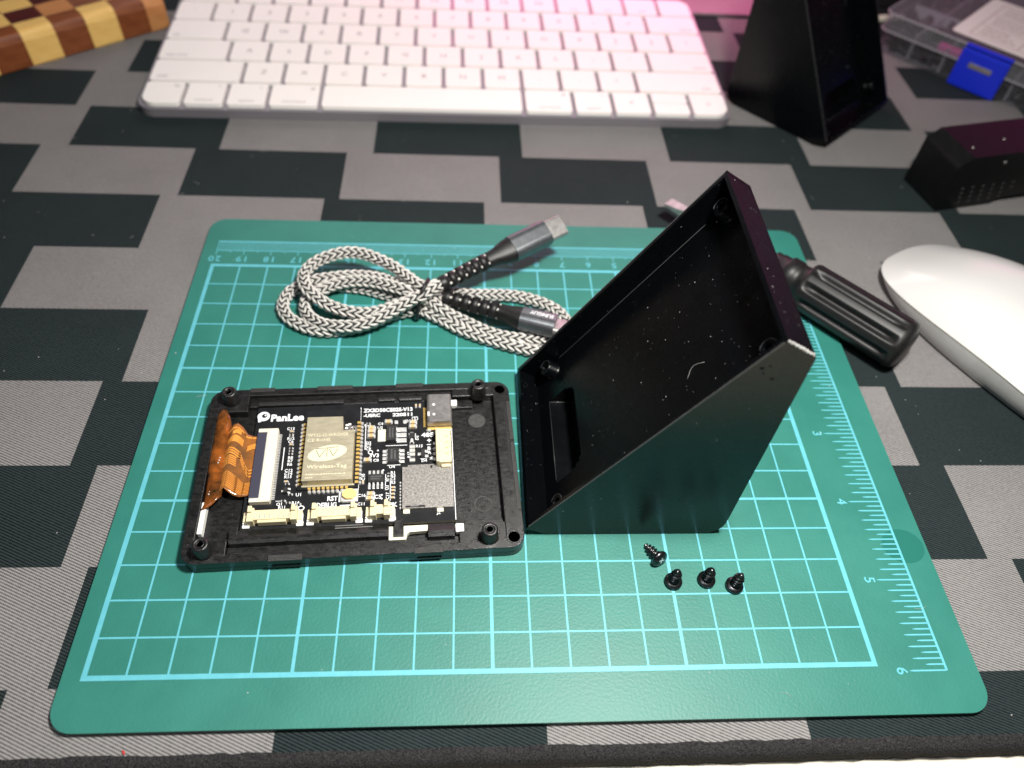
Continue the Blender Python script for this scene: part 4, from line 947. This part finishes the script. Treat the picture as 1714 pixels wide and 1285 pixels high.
rowsK = [
    [('', 1, 'fn'), ('control', 1, '^'), ('option', 1, '~'), ('command', 1.25, '#'), ('', 5, None), ('command', 1.25, '#'), ('option', 1, '~'), ('<', 1, None), ('UD', 1, None), ('>', 1, None)],
    [('shift', 2.25, None)] + [(c_, 1, None) for c_ in 'ZXCVBNM,./'] + [('shift ', 2.25, None)],
    [('caps lock', 1.75, None)] + [(c_, 1, None) for c_ in "ASDFGHJKL;'"] + [('return', 1.75, None)],
    [('tab', 1.5, None)] + [(c_, 1, None) for c_ in 'QWERTYUIOP[]'] + [('\\', 1, None)],
    [(c_, 1, None) for c_ in '`1234567890-='] + [('delete', 1.5, None)],
    [('esc', 1.5, None)] + [('F%d' % i, 1, None) for i in range(1, 13)] + [('', 1, None)]]
for r_, rw in enumerate(rowsK):
    tot = sum(k[1] for k in rw); x = 0.21; uu = (KW - 0.42 + G) / tot; y_ = 0.20 + r_ * 1.845; h = 1.845 - 0.17
    for i, (s, w, ct) in enumerate(rw):
        cn = None
        if r_ == 0: cn = 'bl' if i == 0 else ('br' if i == len(rw) - 1 else None)
        if r_ == 5: cn = 'tl' if i == 0 else ('tr' if i == len(rw) - 1 else None)
        if s == 'UD':
            key(x, y_, w * uu - G, h * 0.48, None); key(x, y_ + h * 0.52, w * uu - G, h * 0.48, None)
        else: key(x, y_, w * uu - G, h, s or None, cn, ct)
        x += w * uu

# ------------------------------------------------------------------ chequered wooden board
wb = thing('wooden_board', 'chequered end grain wooden board at the far left edge', 'cutting board', (-12.31, 28.03, -0.2), R(39.4))
PW = 1.464
def block_mesh(kind, wd, mi):
    b = MB(); Hh = 1.62
    if kind == 'edge': prof = [(0.0, 0.10), (0.06, 0.0), (1.05, 0.0), (1.05, Hh), (0.36, Hh), (0.20, Hh - 0.06), (0.08, Hh - 0.20), (0.02, Hh - 0.42)]
    else: prof = [(0, 0), (1.30, 0), (1.30, Hh), (0, Hh)]
    yz_ = Matrix(((0, 0, 1, 0), (1, 0, 0, 0), (0, 1, 0, 0), (0, 0, 0, 1)))
    b.prism(prof, 0.004, wd - 0.004, 0, yz_); return b.mesh('wood_block', [WOODS[mi]])
bc = {}
rnd = random.Random(11)
for c_ in range(-8, 6):
    for r_ in range(8):
        wd = PW if c_ < 5 else 0.98
        light = (c_ + r_) % 2 == 0
        if c_ % 2 == 0 and False: pass
        light = ((c_ + r_) % 2 == 1)
        mi = (rnd.choice((1, 1, 3)) if r_ else (1 if c_ < 5 else 3)) if light else (0 if r_ == 0 else rnd.choice((2, 2, 4, 0)))
        kind = 'edge' if r_ == 0 else 'in'; kk = (kind, wd, mi)
        if kk not in bc: bc[kk] = block_mesh(*kk)
        o = link('wood_block', bc[kk], wb, 0.02, 2); o.location = (c_ * PW, 0 if r_ == 0 else 1.055 + (r_ - 1) * 1.305, 0)

# ------------------------------------------------------------------ clear parts box with blue latch
bx = thing('parts_box', 'clear plastic compartment box with a blue latch and paper label', 'storage box', (31.75, 34.0, -0.2), R(-46.5))
BL, BD, BH = 15.0, 8.0, 2.05
b = MB(); b.ring(rrect(0.15, 0.12, BL, BD, 0.5, 6), rrect(0.24, 0.21, BL - 0.09, BD - 0.09, 0.42, 6), 0.02, 1.45); b.prism(rrect(0.16, 0.13, BL - .01, BD - .01, 0.5, 6), 0.0, 0.07); b.build('tray', ['clear_tray'], bx)
for x in (1.95, 3.75, 5.5, 7.4, 9.3, 11.2): b = MB(); b.box(x, x + 0.09, 0.22, BD - 0.1, 0.08, 1.40); b.build('divider', ['clear_rim'], bx)
b = MB(); b.box(0.25, BL - 0.1, 3.9, 3.99, 0.08, 1.38); b.build('divider', ['clear_rim'], bx)
b = MB(); b.ring(rrect(0, 0, BL + 0.1, BD + 0.1, 0.55, 6), rrect(0.1, 0.1, BL, BD, 0.46, 6), 1.15, BH - 0.06); lid = b.build('lid', ['clear'], bx)
b = MB(); b.prism(rrect(0.02, 0.02, BL + 0.08, BD + 0.08, 0.54, 6), BH - 0.06, BH); b.build('lid_panel', ['clear'], lid, 0.03)
b = MB(); b.tube([(x, y_, BH - 0.03) for x, y_ in rrect(0.01, 0.01, BL + 0.09, BD + 0.09, 0.54, 6)], 0.055, 6, 0, True); b.tube([(x, y_, 1.15) for x, y_ in rrect(0.0, 0.0, BL + 0.1, BD + 0.1, 0.54, 6)], 0.045, 6, 0, True); b.build('lid_rim', ['clear_rim'], lid)
b = MB(); b.box(4.55, 7.0, -0.32, -0.08, 0.02, BH - 0.12); b.box(4.55, 7.0, -0.12, 0.16, BH - 0.12, BH + 0.05); la = b.build('latch', ['blue'], bx, 0.10, 3)
b = MB(); b.box(5.15, 6.35, -0.345, -0.30, 1.12, 1.38); b.build('latch_plate', ['bright_steel'], la, 0.02)
b = MB(); b.prism(rrect(3.35, 0.75, 13.6, 6.6, 0.25, 4), BH + 0.004, BH + 0.015); pa = b.build('paper_label', ['paper'], bx)
rnd = random.Random(8)
b = MB(); zt = BH + 0.018
for x in (4.1, 6.6, 9.1, 11.6, 13.2): b.add([(x, 1.2, zt), (x + 0.06, 1.2, zt), (x + 0.06, 6.1, zt), (x, 6.1, zt)], [(0, 1, 2, 3)])
for y_ in (1.2, 2.8, 4.4, 6.05): b.add([(4.1, y_, zt + .001), (13.2, y_, zt + .001), (13.2, y_ + 0.06, zt + .001), (4.1, y_ + 0.06, zt + .001)], [(0, 1, 2, 3)])
for i in range(4):
    for j in range(3):
        for k in range(3):                                  # print too blurred to read: broken strokes
            x = 4.45 + i * 2.45
            while x < 6.2 + i * 2.45 - 0.2 * k:
                wd = rnd.uniform(0.05, 0.28); y_ = 1.58 + j * 1.6 + k * 0.40; b.add([(x, y_, zt), (x + wd, y_, zt), (x + wd, y_ + 0.16, zt), (x, y_ + 0.16, zt)], [(0, 1, 2, 3)]); x += wd + 0.06
b.build('label_print', ['paper_ink'], pa, kind='stuff')
b = MB(); rnd = random.Random(4)
cells = [(0.3, 1.9), (2.1, 3.7), (3.9, 5.45), (5.65, 7.35), (7.55, 9.25), (9.45, 11.15), (11.35, 14.8)]
for xa, xb in cells:
    for ya, yb in ((0.3, 3.85), (4.05, 7.8)):
        for k in range(60):
            r = rnd.uniform(0.16, 0.30); x, y_, z = rnd.uniform(xa + .25, xb - .25), rnd.uniform(ya + .2, yb - .3), rnd.uniform(0.2, 1.0)
            mm = Matrix.Translation((x, y_, z)) @ Matrix.Rotation(rnd.uniform(0, 3), 4, (rnd.random(), rnd.random(), 0.3)); b.lathe([(r * 0.7, -r * 1.6), (r, -r), (r * 0.55, -r * 0.9), (r * 0.5, r * 2)], 7, 0, mm, False)
o = b.build('small_hardware', ['dark_bits']); o.location = bx.location; o.rotation_euler = bx.rotation_euler; o['kind'] = 'stuff'; o['label'] = 'dark little pieces filling the clear box under the blue latch'; o['category'] = 'hardware'
b = MB(); b.box(3.2, 4.9, 0.35, 0.85, 1.05, 1.35); o = b.build('pink_packet', [new_mat('magenta_packet', (0.55, 0.03, 0.25), 0.4)], None, 0.05); o.location = bx.location; o.rotation_euler = bx.rotation_euler; tag(o, 'small magenta packet under the lid of the clear box', 'packet')

# ------------------------------------------------------------------ black adapter block
ad = thing('adapter_block', 'black plastic block with rows of raised dots at the right edge', 'adapter', (29.55, 19.45, -0.2), R(13))
b = MB(); yz_ = Matrix(((1, 0, 0, 0), (0, 0, -1, 0), (0, 1, 0, 0), (0, 0, 0, 1)))
b.prism([(0, 0), (2.9, 0), (3.15, 0.28), (9, 0.28), (9, 2.62), (0.55, 2.62), (0.0, 2.25)], -2.3, 0.0, 0, yz_); b.build('body', ['charger'], ad, 0.16, 4)
b = MB()
for r_ in range(4):
    for k in range(6 - r_ // 2):
        x, z = 0.75 + k * 0.52 + r_ * 0.07, 1.05 - r_ * 0.24; b.add([(x, -0.002, z), (x + 0.17, -0.002, z), (x + 0.10, -0.03, z + 0.13), (x + 0.09, -0.05, z + 0.03)], [(0, 1, 3), (1, 2, 3), (2, 0, 3)])
b.build('raised_dots', ['glint_grey'], ad)
for x, y_ in ((0.95, 0.7), (2.75, 1.0)): b = MB(); b.lathe([(0.06, 0), (0.05, 0.02), (0.02, 0.03)], 10, 0, Matrix.Translation((x, y_, 2.615))); b.build('indicator_lamp', ['bright_steel'], ad)
b = MB(); b.lathe([(0.08, 0), (0.06, 0.03), (0.02, 0.04)], 10, 0, axis_matrix((2.3, 0.0, 2.2), (2.3, -1, 2.2))); b.build('indicator_lamp', ['bright_steel'], ad)

# ------------------------------------------------------------------ things at the very back
b = MB(); b.box(10.5, 27.6, 37.0, 47.0, -0.2, -0.02); o = b.build('pale_panel', ['pale'], None, 0.15, 3); tag(o, 'pale flat base lit pink between the keyboard and the far stand', 'panel')
b = MB(); b.box(31.2, 48, 38.2, 40.0, -0.2, 1.2); b.box(30.5, 49, 37.6, 40.8, -0.2, 0.25); o = b.build('black_base', ['black_matte'], None, 0.15, 3); tag(o, 'black object in the dark gap behind the clear box', 'equipment')
b = MB(); b.lathe([(0.16, 0), (0.2, 0.1), (0.2, 2.2), (0.12, 2.3)], 12, 0, axis_matrix((32.6, 37.0, 0.02), (35.0, 37.4, 0.02))); o = b.build('cream_stick', ['ivory']); tag(o, 'little cream stick lying between far stand and clear box', 'stick')
